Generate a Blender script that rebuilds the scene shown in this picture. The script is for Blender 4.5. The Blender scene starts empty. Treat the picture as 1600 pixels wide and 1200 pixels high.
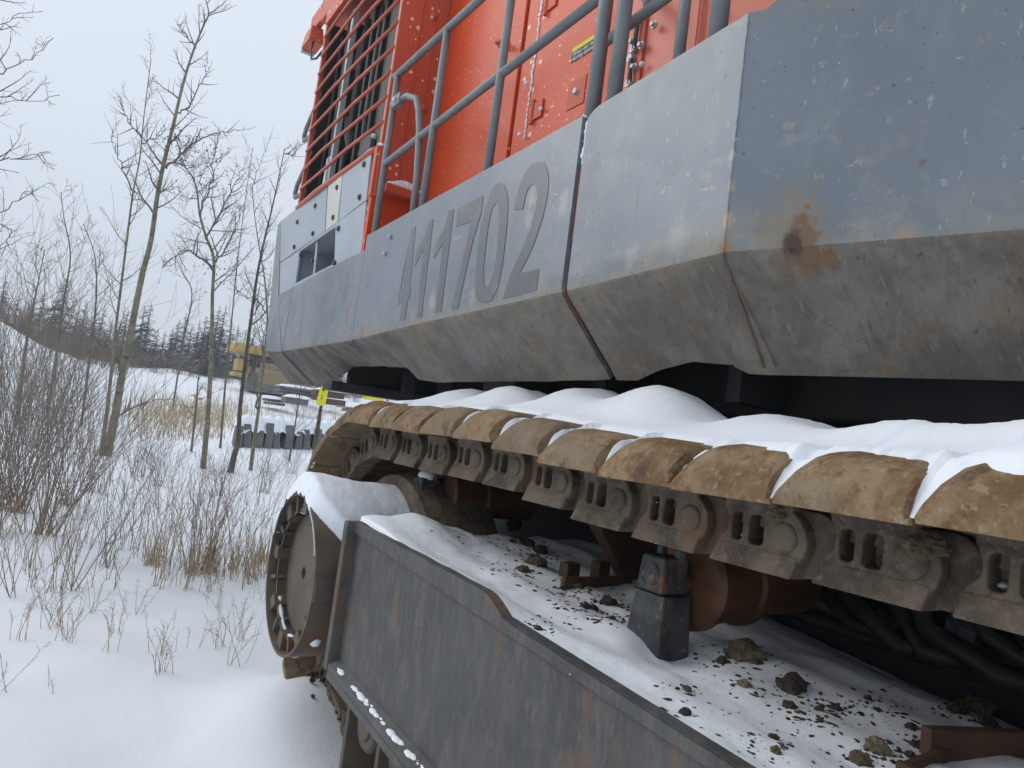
import bpy, bmesh, math, random
from mathutils import Vector, Matrix, noise as mnoise

# ------------------------------------------------------------------ camera, sky, sun
scene = bpy.context.scene
H = 1.60                                    # eye height; machine frame (u ahead, v right, z from eye level)
F_PX, ROLL, PITCH, YAW = 1100.0, math.radians(7.4), math.radians(4.7), math.radians(32.5)

def P(u, v, z):
    return Vector((v, u, z + H))

_f = Vector((math.sin(YAW) * math.cos(PITCH), math.cos(YAW) * math.cos(PITCH), math.sin(PITCH)))
_r0 = Vector((math.cos(YAW), -math.sin(YAW), 0))
_u0 = _r0.cross(_f)
_r = _r0 * math.cos(ROLL) + _u0 * math.sin(ROLL)
_u = -_r0 * math.sin(ROLL) + _u0 * math.cos(ROLL)
cam_data = bpy.data.cameras.new('camera')
cam = bpy.data.objects.new('camera', cam_data)
scene.collection.objects.link(cam)
cam_data.sensor_width = 36.0
cam_data.lens = F_PX / 1600 * 36.0
cam_data.clip_start = 0.05
cam_data.clip_end = 3000
cam.matrix_world = Matrix(((_r.x, _u.x, -_f.x, 0), (_r.y, _u.y, -_f.y, 0), (_r.z, _u.z, -_f.z, H), (0, 0, 0, 1)))
scene.camera = cam

SUN_AZ, SUN_EL = math.radians(-48), math.radians(34)     # from +Y, towards -X (ahead and to the left)
world = bpy.data.worlds.new('World')
scene.world = world
world.use_nodes = True
wn = world.node_tree
wn.nodes.clear()
w_out = wn.nodes.new('ShaderNodeOutputWorld')
w_bg = wn.nodes.new('ShaderNodeBackground')
w_sky = wn.nodes.new('ShaderNodeTexSky')
w_sky.sky_type = 'NISHITA'
w_sky.sun_disc = False
w_sky.sun_elevation = SUN_EL
w_sky.sun_rotation = SUN_AZ
w_sky.dust_density = 4.0
w_scale = wn.nodes.new('ShaderNodeVectorMath'); w_scale.operation = 'SCALE'
w_scale.inputs['Scale'].default_value = 0.09
wn.links.new(w_sky.outputs[0], w_scale.inputs[0])
w_tc = wn.nodes.new('ShaderNodeTexCoord')
w_sep = wn.nodes.new('ShaderNodeSeparateXYZ')
wn.links.new(w_tc.outputs['Generated'], w_sep.inputs[0])
w_ramp = wn.nodes.new('ShaderNodeValToRGB')               # overcast dome: a little darker to the horizon
w_ramp.color_ramp.elements[0].position = 0.0
w_ramp.color_ramp.elements[0].color = (0.66, 0.735, 0.83, 1)
w_ramp.color_ramp.elements[1].position = 1.0
w_ramp.color_ramp.elements[1].color = (0.83, 0.885, 0.965, 1)
e = w_ramp.color_ramp.elements.new(0.45)
e.color = (0.74, 0.81, 0.91, 1)
wn.links.new(w_sep.outputs['Z'], w_ramp.inputs[0])
w_mix = wn.nodes.new('ShaderNodeMixRGB')
w_mix.inputs[0].default_value = 0.92
wn.links.new(w_scale.outputs[0], w_mix.inputs[1])
wn.links.new(w_ramp.outputs[0], w_mix.inputs[2])
wn.links.new(w_mix.outputs[0], w_bg.inputs['Color'])
w_bg.inputs['Strength'].default_value = 1.0
wn.links.new(w_bg.outputs[0], w_out.inputs['Surface'])

sun_data = bpy.data.lights.new('sun', 'SUN')
sun_data.energy = 1.1
sun_data.angle = math.radians(40)
sun_data.color = (1.0, 0.97, 0.93)
sun = bpy.data.objects.new('sun', sun_data)
scene.collection.objects.link(sun)
_sd = Vector((math.sin(SUN_AZ) * math.cos(SUN_EL), math.cos(SUN_AZ) * math.cos(SUN_EL), math.sin(SUN_EL)))
sun.rotation_euler = _sd.to_track_quat('Z', 'Y').to_euler()

scene.view_settings.view_transform = 'Standard'
scene.view_settings.look = 'None'
scene.view_settings.exposure = 0.17
scene.view_settings.gamma = 1.0
scene.view_settings.use_curve_mapping = False
scene.render.engine = 'CYCLES'
scene.cycles.use_denoising = True
scene.cycles.max_bounces = 5
scene.cycles.diffuse_bounces = 3
scene.cycles.adaptive_threshold = 0.02
scene.cycles.volume_bounces = 0

# ------------------------------------------------------------------ helpers
COL = scene.collection

def ray(x, y):
    """direction of a photograph pixel in (u, v, z)"""
    d = _f + _r * ((x - 800) / F_PX) + _u * ((600 - y) / F_PX)
    return Vector((d.y, d.x, d.z))
def onV(x, y, v):
    d = ray(x, y); return d * (v / d[1])
def onU(x, y, u):
    d = ray(x, y); return d * (u / d[0])
def onZ(x, y, z):
    d = ray(x, y); return d * (z / d[2])
def PP(q):
    return P(q[0], q[1], q[2])

def sstep(a, b, x):
    t = min(1.0, max(0.0, (x - a) / (b - a))); return t * t * (3 - 2 * t)
def lerp(a, b, t):
    return a + (b - a) * t
def interp(tab, x):
    if x <= tab[0][0]: return tab[0][1]
    for (x0, y0), (x1, y1) in zip(tab, tab[1:]):
        if x <= x1: return y0 + (y1 - y0) * (x - x0) / (x1 - x0)
    return tab[-1][1]
def fbm(x, y, z=0.0, o=4):
    s, a, t = 0.0, 1.0, 0.0
    p = Vector((x, y, z))
    for _ in range(o):
        s += a * mnoise.noise(p); t += a; a *= 0.5; p = p * 2.03 + Vector((17.1, 3.7, 9.2))
    return s / t

class MB:
    def __init__(s):
        s.v = []; s.f = []; s.mi = []; s.cur = 0
    def add(s, vs, fs):
        b = len(s.v); s.v += [tuple(q) for q in vs]
        for f in fs:
            s.f.append(tuple(i + b for i in f)); s.mi.append(s.cur)
    def box(s, u0, u1, v0, v1, z0, z1):
        c = [P(u, v, z) for z in (z0, z1) for u in (u0, u1) for v in (v0, v1)]
        s.add(c, [(0, 1, 3, 2), (4, 6, 7, 5), (0, 4, 5, 1), (2, 3, 7, 6), (0, 2, 6, 4), (1, 5, 7, 3)])
    def hexa(s, c):
        """eight corners: bottom ring 0-3, top ring 4-7"""
        s.add(c, [(3, 2, 1, 0), (4, 5, 6, 7), (0, 1, 5, 4), (1, 2, 6, 5), (2, 3, 7, 6), (3, 0, 4, 7)])
    def prism(s, poly, vec):
        n = len(poly); vec = Vector(vec)
        s.add(list(poly) + [Vector(q) + vec for q in poly],
              [tuple(range(n - 1, -1, -1)), tuple(range(n, 2 * n))] + [(i, (i + 1) % n, (i + 1) % n + n, i + n) for i in range(n)])
    def tube(s, pts, rad, n=8, cap=True):
        pts = [Vector(q) for q in pts]
        if not hasattr(rad, '__len__'): rad = [rad] * len(pts)
        t = (pts[1] - pts[0]).normalized()
        a = t.orthogonal().normalized()
        vs = []
        for i, q in enumerate(pts):
            t2 = (pts[min(i + 1, len(pts) - 1)] - pts[max(i - 1, 0)])
            if t2.length > 1e-9:
                t2.normalize()
                a = (a - t2 * a.dot(t2))
                a = a.normalized() if a.length > 1e-6 else t2.orthogonal().normalized()
                t = t2
            b = t.cross(a)
            for k in range(n):
                w = 2 * math.pi * k / n
                vs.append(q + (a * math.cos(w) + b * math.sin(w)) * rad[i])
        fs = []
        for i in range(len(pts) - 1):
            for k in range(n):
                fs.append((i * n + k, i * n + (k + 1) % n, (i + 1) * n + (k + 1) % n, (i + 1) * n + k))
        if cap:
            fs.append(tuple(range(n - 1, -1, -1)))
            fs.append(tuple((len(pts) - 1) * n + k for k in range(n)))
        s.add(vs, fs)
    def lathe(s, c, axis, prof, n=32, cap=True):
        """prof: (distance along axis, radius)"""
        c = Vector(c); ax = Vector(axis).normalized(); a = ax.orthogonal().normalized(); b = ax.cross(a)
        vs = []
        for d, r in prof:
            for k in range(n):
                w = 2 * math.pi * k / n
                vs.append(c + ax * d + (a * math.cos(w) + b * math.sin(w)) * r)
        fs = []
        for i in range(len(prof) - 1):
            for k in range(n):
                fs.append((i * n + k, i * n + (k + 1) % n, (i + 1) * n + (k + 1) % n, (i + 1) * n + k))
        if cap:
            fs.append(tuple(range(n - 1, -1, -1)))
            fs.append(tuple((len(prof) - 1) * n + k for k in range(n)))
        s.add(vs, fs)
    def grid(s, rows):
        m = len(rows[0]); vs = [q for r in rows for q in r]
        fs = []
        for i in range(len(rows) - 1):
            for j in range(m - 1):
                fs.append((i * m + j, i * m + j + 1, (i + 1) * m + j + 1, (i + 1) * m + j))
        s.add(vs, fs)
    def mesh(s, name, mats, smooth=False):
        me = bpy.data.meshes.new(name)
        me.from_pydata(s.v, [], s.f)
        for m in (mats if isinstance(mats, (list, tuple)) else [mats]): me.materials.append(m)
        if any(s.mi): me.polygons.foreach_set('material_index', s.mi)
        if smooth: me.polygons.foreach_set('use_smooth', [True] * len(me.polygons))
        bm = bmesh.new(); bm.from_mesh(me)
        bmesh.ops.recalc_face_normals(bm, faces=bm.faces)
        bm.to_mesh(me); bm.free()
        me.update()
        return me
    def build(s, name, mats, parent=None, smooth=False, bevel=0.0, loc=None, solid=0.0, seg=2):
        return link(name, s.mesh(name, mats, smooth), parent, bevel, loc, solid, smooth, seg)

def link(name, me, parent=None, bevel=0.0, loc=None, solid=0.0, smooth=False, seg=2):
    o = bpy.data.objects.new(name, me); COL.objects.link(o)
    if loc is not None:
        # shift mesh so that the object's origin is at loc
        me.transform(Matrix.Translation(-Vector(loc))); o.location = loc
    if parent is not None:
        o.parent = parent
        o.matrix_parent_inverse = parent_world(parent).inverted()
    if solid:
        m = o.modifiers.new('thickness', 'SOLIDIFY'); m.thickness = solid; m.offset = 0
    if bevel:
        m = o.modifiers.new('bevel', 'BEVEL'); m.width = bevel; m.segments = seg; m.limit_method = 'ANGLE'; m.angle_limit = math.radians(35)
        if not smooth:
            me.polygons.foreach_set('use_smooth', [True] * len(me.polygons))
            m2 = o.modifiers.new('shade', 'WEIGHTED_NORMAL'); m2.keep_sharp = False
    return o

def parent_world(p):
    if p.parent is None: return p.matrix_basis.copy()
    return parent_world(p.parent) @ p.matrix_parent_inverse @ p.matrix_basis

def empty(name, loc):
    o = bpy.data.objects.new(name, None); COL.objects.link(o); o.location = loc
    o.empty_display_size = 0.2
    return o
def tag(o, label=None, cat=None, group=None, kind=None):
    if label: o['label'] = label
    if cat: o['category'] = cat
    if group: o['group'] = group
    if kind: o['kind'] = kind
    return o
def copy_tree(o, loc=None, rz=None, sc=None):
    """a thing with copies of its parts and their sub-parts"""
    c = o.copy(); COL.objects.link(c)
    if loc is not None: c.location = loc
    if rz is not None: c.rotation_euler.z = rz
    if sc is not None: c.scale = sc if hasattr(sc, '__len__') else (sc, sc, sc)
    for ch in list(o.children):
        d = ch.copy(); COL.objects.link(d); d.parent = c; d.matrix_parent_inverse = ch.matrix_parent_inverse.copy()
        for g2 in list(ch.children):
            k = g2.copy(); COL.objects.link(k); k.parent = d; k.matrix_parent_inverse = g2.matrix_parent_inverse.copy()
    return c

def filled(loops, fn):
    """triangles of a flat outline with holes; fn maps (a, b) to a point"""
    bm = bmesh.new()
    for lp in loops:
        vs = [bm.verts.new((a, b, 0)) for a, b in lp]
        for i in range(len(vs)): bm.edges.new((vs[i], vs[(i + 1) % len(vs)]))
    bmesh.ops.triangle_fill(bm, use_beauty=True, edges=bm.edges[:])
    bm.verts.index_update()
    mb = MB()
    mb.add([fn(v.co.x, v.co.y) for v in bm.verts], [tuple(v.index for v in f.verts) for f in bm.faces])
    bm.free()
    return mb
def circle(cx, cy, r, n=20, ry=None):
    return [(cx + r * math.cos(2 * math.pi * k / n), cy + (ry or r) * math.sin(2 * math.pi * k / n)) for k in range(n)]
def rrect(x0, x1, y0, y1, r, n=4):
    out = []
    for cx, cy, a0 in ((x1 - r, y1 - r, 0), (x0 + r, y1 - r, 90), (x0 + r, y0 + r, 180), (x1 - r, y0 + r, 270)):
        for k in range(n + 1):
            a = math.radians(a0 + 90 * k / n); out.append((cx + r * math.cos(a), cy + r * math.sin(a)))
    return out

# ------------------------------------------------------------------ materials
class Mat:
    def __init__(s, name, rough=0.6, metal=0.0, spec=0.4):
        s.m = bpy.data.materials.new(name); s.m.use_nodes = True
        s.t = s.m.node_tree
        s.b = s.t.nodes['Principled BSDF']
        s.b.inputs['Roughness'].default_value = rough
        s.b.inputs['Metallic'].default_value = metal
        s.b.inputs['Specular IOR Level'].default_value = spec
        s.pos = s.t.nodes.new('ShaderNodeNewGeometry').outputs['Position']
    def _in(s, sock, val):
        if hasattr(val, 'links') or isinstance(val, bpy.types.NodeSocket): s.t.links.new(val, sock)
        elif hasattr(val, '__len__'):
            sock.default_value = tuple(val) + ((1.0,) if len(val) == 3 and len(sock.default_value) == 4 else ())
        else: sock.default_value = val
    def vec(s, sc=(1, 1, 1), off=(0, 0, 0), rot=(0, 0, 0)):
        n = s.t.nodes.new('ShaderNodeMapping')
        n.inputs['Scale'].default_value = sc; n.inputs['Location'].default_value = off; n.inputs['Rotation'].default_value = rot
        s.t.links.new(s.pos, n.inputs['Vector'])
        return n.outputs[0]
    def noise(s, scale, detail=4, rough=0.55, sc=None, off=(0, 0, 0), dist=0.0, rot=(0, 0, 0)):
        n = s.t.nodes.new('ShaderNodeTexNoise')
        n.inputs['Scale'].default_value = scale; n.inputs['Detail'].default_value = detail
        n.inputs['Roughness'].default_value = rough; n.inputs['Distortion'].default_value = dist
        s.t.links.new(s.vec(sc or (1, 1, 1), off, rot), n.inputs['Vector'])
        return n.outputs['Fac']
    def voro(s, scale, sc=None, off=(0, 0, 0)):
        n = s.t.nodes.new('ShaderNodeTexVoronoi'); n.inputs['Scale'].default_value = scale
        s.t.links.new(s.vec(sc or (1, 1, 1), off), n.inputs['Vector'])
        return n.outputs['Distance'], n.outputs['Color']
    def ramp(s, fac, a, b):
        n = s.t.nodes.new('ShaderNodeMapRange'); n.interpolation_type = 'SMOOTHSTEP'; n.clamp = True
        n.inputs['From Min'].default_value = a; n.inputs['From Max'].default_value = b
        s.t.links.new(fac, n.inputs['Value'])
        return n.outputs['Result']
    def math(s, op, a, b=0.0):
        n = s.t.nodes.new('ShaderNodeMath'); n.operation = op; n.use_clamp = op in ('ADD',) and False
        s._in(n.inputs[0], a); s._in(n.inputs[1], b)
        return n.outputs[0]
    def mul(s, a, b): return s.math('MULTIPLY', a, b)
    def mx(s, a, b): return s.math('MAXIMUM', a, b)
    def mix(s, fac, a, b):
        n = s.t.nodes.new('ShaderNodeMixRGB')
        s._in(n.inputs[0], fac); s._in(n.inputs[1], a); s._in(n.inputs[2], b)
        return n.outputs[0]
    def sep(s):
        n = s.t.nodes.new('ShaderNodeSeparateXYZ'); s.t.links.new(s.pos, n.inputs[0]); return n.outputs
    def normal_z(s):
        g = s.t.nodes.new('ShaderNodeNewGeometry'); n = s.t.nodes.new('ShaderNodeSeparateXYZ')
        s.t.links.new(g.outputs['Normal'], n.inputs[0]); return n.outputs['Z']
    def spot(s, c, r, jag=0.4, nscale=18, sc=(1.1, 1.1, 0.75)):
        """stain round a point: 1 inside, 0 outside, ragged edge"""
        v = s.t.nodes.new('ShaderNodeVectorMath'); v.operation = 'SUBTRACT'
        s.t.links.new(s.pos, v.inputs[0]); v.inputs[1].default_value = tuple(c)
        w = s.t.nodes.new('ShaderNodeVectorMath'); w.operation = 'MULTIPLY'
        s.t.links.new(v.outputs[0], w.inputs[0]); w.inputs[1].default_value = sc
        l = s.t.nodes.new('ShaderNodeVectorMath'); l.operation = 'LENGTH'
        s.t.links.new(w.outputs[0], l.inputs[0])
        n = s.noise(nscale, 6, 0.65)
        n2 = s.noise(1.1 / max(r, 0.01) * 0.5, 4, 0.7, off=(c[0], 3, 1))
        d = s.math('ADD', l.outputs['Value'], s.math('ADD', s.mul(s.math('SUBTRACT', n, 0.5), r * jag * 3), s.mul(s.math('SUBTRACT', n2, 0.5), r * jag * 3.5)))
        k = s.ramp(d, r * 1.05, r * 0.35)
        return k
    def color(s, c): s._in(s.b.inputs['Base Color'], c)
    def rough(s, c): s._in(s.b.inputs['Roughness'], c)
    def bump(s, h, strength=0.3, dist=0.01):
        n = s.t.nodes.new('ShaderNodeBump'); n.inputs['Strength'].default_value = strength; n.inputs['Distance'].default_value = dist
        s.t.links.new(h, n.inputs['Height']); s.t.links.new(n.outputs[0], s.b.inputs['Normal'])

def simple(name, c1, c2, scale=4, rough=0.7, metal=0.0, bump=0.2, bd=0.004, spec=0.35, sc=None):
    g = Mat(name, rough, metal, spec)
    n = g.noise(scale, 6, 0.6, sc=sc)
    g.color(g.mix(g.ramp(n, 0.3, 0.7), c1, c2))
    if bump: g.bump(g.noise(scale * 6, 5, 0.6), bump, bd)
    return g.m

MT = {}
# snow
g = Mat('snow', 0.75, 0, 0.2)
g.color(g.mix(g.noise(0.7, 3), (0.79, 0.825, 0.875), (0.82, 0.85, 0.89)))
g.bump(g.math('ADD', g.math('ADD', g.noise(45, 6, 0.7), g.mul(g.noise(160, 3, 0.7), 0.5)), g.mul(g.noise(6, 3), 1.5)), 0.33, 0.012)
g.b.inputs['Subsurface Weight'].default_value = 0.0
MT['snow'] = g.m
# grey blue skirt paint, worn
g = Mat('skirt_paint', 0.3, 0, 0.55)
base = g.mix(g.ramp(g.noise(1.6, 4), 0.3, 0.7), (0.138, 0.163, 0.194), (0.170, 0.195, 0.226))
base = g.mix(g.mul(g.ramp(g.noise(9, 8, 0.7, sc=(1, 1, 0.25)), 0.5, 0.75), 0.35), base, (0.235, 0.26, 0.285))
_X, _Y, _Z = g.sep()
# tan film along the crease line (crease height falls away ahead)
zc = g.math('ADD', g.mul(_Y, -0.031), 0.665 + H)
dz = g.math('SUBTRACT', _Z, zc)
band = g.mx(g.mul(g.ramp(dz, 0.20, -0.01), g.ramp(g.noise(4.5, 9, 0.72), 0.42, 0.60)), g.mul(g.ramp(dz, 0.06, 0.0), g.ramp(g.noise(13, 8, 0.75), 0.36, 0.56)))
base = g.mix(g.mul(band, 0.85), base, (0.27, 0.245, 0.19))
tanp = g.mul(g.ramp(g.noise(3.1, 8, 0.7, off=(3, 1, 5)), 0.56, 0.70), g.ramp(dz, 0.55, 0.1))
base = g.mix(g.mul(tanp, 0.6), base, (0.29, 0.275, 0.225))
scr = g.ramp(g.noise(26, 3, 0.5, sc=(1, 0.35, 1.1), rot=(0.5, 0, 0), dist=0.6), 0.68, 0.74)
base = g.mix(g.mul(scr, 0.45), base, (0.38, 0.40, 0.41))
scr2 = g.ramp(g.noise(55, 3, 0.6, sc=(1, 1, 0.35), off=(2, 7, 4)), 0.655, 0.70)
base = g.mix(g.mul(scr2, 0.5), base, (0.36, 0.38, 0.39))
flk = g.mul(g.ramp(g.noise(17, 8, 0.75, off=(6, 1, 2)), 0.58, 0.64), g.ramp(g.noise(1.7, 3, 0.5, off=(1, 8, 3)), 0.46, 0.62))
base = g.mix(g.mul(flk, 0.6), base, (0.30, 0.275, 0.215))
scuff = g.ramp(g.noise(3.5, 6, 0.6, sc=(1, 0.35, 1.6), rot=(0.35, 0, 0), off=(7, 7, 7)), 0.60, 0.74)
base = g.mix(g.mul(scuff, 0.35), base, (0.33, 0.345, 0.345))
pit = g.ramp(g.noise(75, 2, 0.5), 0.70, 0.74)
base = g.mix(g.mul(pit, 0.8), base, (0.06, 0.045, 0.035))
grime = g.mul(g.ramp(g.noise(4.5, 9, 0.75, sc=(1, 1, 0.6), off=(9, 4, 4)), 0.44, 0.62), g.ramp(_Y, 4.3, 4.6))
base = g.mix(g.mul(grime, 0.6), base, (0.085, 0.09, 0.095))
run = g.mul(g.ramp(g.noise(16, 5, 0.6, sc=(1, 1, 0.06), off=(2, 2, 5)), 0.60, 0.72), g.ramp(g.noise(2.3, 3, 0.5, off=(4, 9, 1)), 0.45, 0.6))
base = g.mix(g.mul(run, 0.45), base, (0.10, 0.10, 0.098))
edge = g.mul(g.ramp(g.math('SUBTRACT', _Z, g.math('ADD', g.mul(_Y, -0.040), 1.355 + H)), 0.0, 0.045), g.ramp(g.noise(14, 6, 0.7), 0.38, 0.6))
base = g.mix(g.mul(edge, 0.65), base, (0.20, 0.185, 0.155))
def _onC(x, y):
    n = Vector((0.469, 0.883, 0)); d = ray(x, y); return d * ((1.39 * 0.469 + 1.55 * 0.883) / d.dot(n))
for (x, y, r, cc, fac, cw) in ((1243, 365, 0.115, (0.20, 0.165, 0.11), 0.65, 1), (1250, 372, 0.062, (0.15, 0.085, 0.042), 0.9, 1), (1240, 382, 0.034, (0.045, 0.024, 0.014), 0.95, 1), (1253, 345, 0.020, (0.16, 0.08, 0.035), 0.95, 1), (1262, 322, 0.013, (0.19, 0.10, 0.045), 0.95, 1), (1270, 302, 0.010, (0.22, 0.13, 0.06), 0.9, 1),
                            (1130, 392, 0.035, (0.28, 0.15, 0.07), 0.85, 1), (1415, 372, 0.026, (0.33, 0.24, 0.14), 0.8, 1),
                           (1440, 255, 0.012, (0.14, 0.07, 0.05), 0.7, 1), (1140, 290, 0.02, (0.36, 0.29, 0.18), 0.7, 1), (1142, 240, 0.02, (0.40, 0.36, 0.27), 0.6, 1),
                           (1137, 345, 0.022, (0.36, 0.29, 0.18), 0.7, 1), (728, 383, 0.019, (0.36, 0.10, 0.035), 1.0, 0), (778, 450, 0.014, (0.32, 0.15, 0.06), 0.8, 0),
                           (675, 470, 0.05, (0.33, 0.30, 0.23), 0.7, 0), (825, 345, 0.04, (0.33, 0.30, 0.235), 0.7, 0), (830, 310, 0.03, (0.33, 0.30, 0.235), 0.7, 0),
                           (880, 320, 0.05, (0.33, 0.315, 0.27), 0.6, 0), (738, 465, 0.04, (0.33, 0.305, 0.245), 0.7, 0), (566, 520, 0.05, (0.24, 0.12, 0.05), 0.8, 0),
                           (1060, 370, 0.07, (0.31, 0.30, 0.255), 0.6, 0), (985, 400, 0.05, (0.31, 0.31, 0.28), 0.6, 0), (540, 490, 0.05, (0.22, 0.11, 0.05), 0.7, 0)):
    q = _onC(x, y) if cw else onV(x, y, 1.55)
    base = g.mix(g.mul(g.spot(PP(q), r, 0.6, 42), fac), base, cc)
g.color(base)
g.rough(g.math('ADD', g.mul(g.noise(7, 5), 0.3), 0.18))
g.bump(g.math('ADD', g.noise(4, 3), g.mul(g.noise(60, 4), 0.12)), 0.08, 0.02)
MT['skirt'] = g.m
# flared lower skirt: dried mud rubbed over bare and painted steel
g = Mat('muddy_skirt', 0.62, 0, 0.35)
a = g.noise(3.2, 8, 0.68)
c = g.mix(g.ramp(a, 0.38, 0.62), (0.118, 0.104, 0.084), (0.195, 0.175, 0.142))
c = g.mix(g.mul(g.ramp(g.noise(2.1, 6, 0.6, off=(5, 2, 1)), 0.52, 0.7), 0.6), c, (0.18, 0.188, 0.195))
dark = g.ramp(g.noise(8.5, 8, 0.72, sc=(0.6, 2.2, 0.6), rot=(0.6, 0, 0.3)), 0.57, 0.70)
yy = g.sep()[1]
c = g.mix(g.mul(dark, g.mx(0.35, g.ramp(yy, 3.0, 4.6))), c, (0.045, 0.038, 0.034))
dark2 = g.mul(g.ramp(g.noise(5.5, 9, 0.75, sc=(0.7, 1.6, 0.7), rot=(0.6, 0, 0.3), off=(3, 3, 3)), 0.40, 0.58), g.ramp(yy, 3.4, 5.0))
c = g.mix(g.mul(dark2, 0.85), c, (0.05, 0.044, 0.040))
c = g.mix(g.mul(g.ramp(g.noise(5.5, 8, 0.75, off=(9, 9, 2)), 0.57, 0.66), 0.6), c, (0.20, 0.125, 0.062))
c = g.mix(g.mul(g.ramp(g.noise(40, 3, 0.5), 0.66, 0.74), 0.7), c, (0.08, 0.06, 0.045))
for (x, y, r, cc, fac) in ((1252, 398, 0.11, (0.14, 0.085, 0.04), 0.8), (1238, 390, 0.04, (0.05, 0.028, 0.016), 0.9), (1290, 410, 0.06, (0.16, 0.09, 0.035), 0.8), (1545, 418, 0.03, (0.22, 0.12, 0.045), 0.9), (1420, 455, 0.04, (0.16, 0.10, 0.05), 0.5)):
    c = g.mix(g.mul(g.spot(PP(_onC(x, y)), r, 0.5, 24), fac), c, cc)
g.color(c)
c = g.mix(g.mul(g.ramp(g.noise(24, 9, 0.78, sc=(0.7, 1.6, 0.7)), 0.52, 0.66), 0.5), c, (0.235, 0.215, 0.18))
rub = g.ramp(g.noise(22, 6, 0.7, sc=(0.35, 2.4, 0.35), rot=(0.75, 0, 0)), 0.58, 0.70)
c = g.mix(g.mul(rub, 0.45), c, (0.25, 0.245, 0.23))
rub2 = g.ramp(g.noise(30, 6, 0.7, sc=(0.3, 2.6, 0.3), rot=(0.65, 0, 0), off=(5, 1, 1)), 0.60, 0.70)
c = g.mix(g.mul(rub2, 0.6), c, (0.055, 0.045, 0.036))
c = g.mix(g.mul(g.ramp(g.noise(19, 9, 0.78, sc=(0.6, 1.8, 0.6), off=(4, 4, 9)), 0.54, 0.66), 0.5), c, (0.065, 0.055, 0.045))
g.color(c)
g.bump(g.noise(30, 6, 0.7), 0.35, 0.006)
MT['mud'] = g.m
# number paint
g = Mat('number_paint', 0.35, 0, 0.6)
c = g.mix(g.ramp(g.noise(5, 4), 0.3, 0.7), (0.084, 0.088, 0.098), (0.100, 0.104, 0.114))
c = g.mix(g.mul(g.ramp(g.noise(7, 8, 0.7), 0.56, 0.64), 0.6), c, (0.135, 0.158, 0.186))
for (x, y, r, cc, fac) in ((728, 383, 0.019, (0.36, 0.10, 0.035), 1.0), (778, 450, 0.014, (0.32, 0.15, 0.06), 0.8), (825, 345, 0.03, (0.33, 0.30, 0.235), 0.5), (675, 470, 0.05, (0.40, 0.37, 0.29), 0.6)):
    c = g.mix(g.mul(g.spot(PP(onV(x, y, 1.55)), r, 0.45, 30), fac), c, cc)
fade_ = g.ramp(g.math('ADD', g.sep()[1], g.mul(g.noise(9, 6, 0.7), 0.8)), 3.75, 4.45)
c = g.mix(g.mul(fade_, 0.85), c, (0.135, 0.157, 0.185))
g.color(c)
MT['digit'] = g.m
# orange body paint with ice flecks thrown on it
def orange(name, c1, c2, fleck, rough=0.38):
    g = Mat(name, rough, 0, 0.3)
    c = g.mix(g.ramp(g.noise(1.3, 4), 0.3, 0.7), c1, c2)
    if fleck:
        d, cl = g.voro(21, off=(0.3, 0.1, 0.2))
        sp = g.t.nodes.new('ShaderNodeSeparateColor'); g.t.links.new(cl, sp.inputs[0])
        size = g.mul(g.ramp(sp.outputs[0], 0.66, 1.0), 0.30 * fleck)
        dd = g.math('ADD', d, g.mul(g.math('SUBTRACT', g.noise(70, 3), 0.5), 0.25))
        k = g.math('GREATER_THAN', size, dd)
        c = g.mix(g.mul(k, 0.85), c, (0.86, 0.66, 0.47))
        d2, cl2 = g.voro(70, off=(1.3, 0.7, 0.2))
        sp2 = g.t.nodes.new('ShaderNodeSeparateColor'); g.t.links.new(cl2, sp2.inputs[0])
        k2 = g.math('GREATER_THAN', g.mul(g.ramp(sp2.outputs[0], 0.90, 1.0), 0.26 * fleck), d2)
        c = g.mix(g.mul(k2, 0.8), c, (0.84, 0.68, 0.52))
    c = g.mix(g.mul(g.ramp(g.noise(55, 2), 0.73, 0.76), 0.7), c, (0.10, 0.03, 0.02))
    c = g.mix(g.mul(g.ramp(g.noise(4, 8, 0.7, sc=(1, 1, 0.3)), 0.58, 0.8), 0.12), c, (0.66, 0.22, 0.13))
    g.color(c)
    g.bump(g.noise(3, 2), 0.06, 0.02)
    return g.m
MT['orange'] = orange('orange_paint', (0.55, 0.058, 0.015), (0.61, 0.078, 0.021), 1.0)
MT['orange_dull'] = orange('weathered_orange_paint', (0.50, 0.085, 0.042), (0.56, 0.105, 0.054), 1.0, 0.5)
MT['orange_pale'] = orange('pale_orange_paint', (0.70, 0.19, 0.125), (0.74, 0.225, 0.155), 0.0, 0.4)  # paler, pinker orange for the rear wall panels, without flecks
MT['orange_bar'] = simple('bar_orange_paint', (0.46, 0.10, 0.055), (0.52, 0.13, 0.08), 5, 0.4, bump=0.05)
MT['rail'] = simple('grey_rail_paint', (0.155, 0.172, 0.182), (0.205, 0.218, 0.222), 7, 0.45, bump=0.15, bd=0.002)
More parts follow.
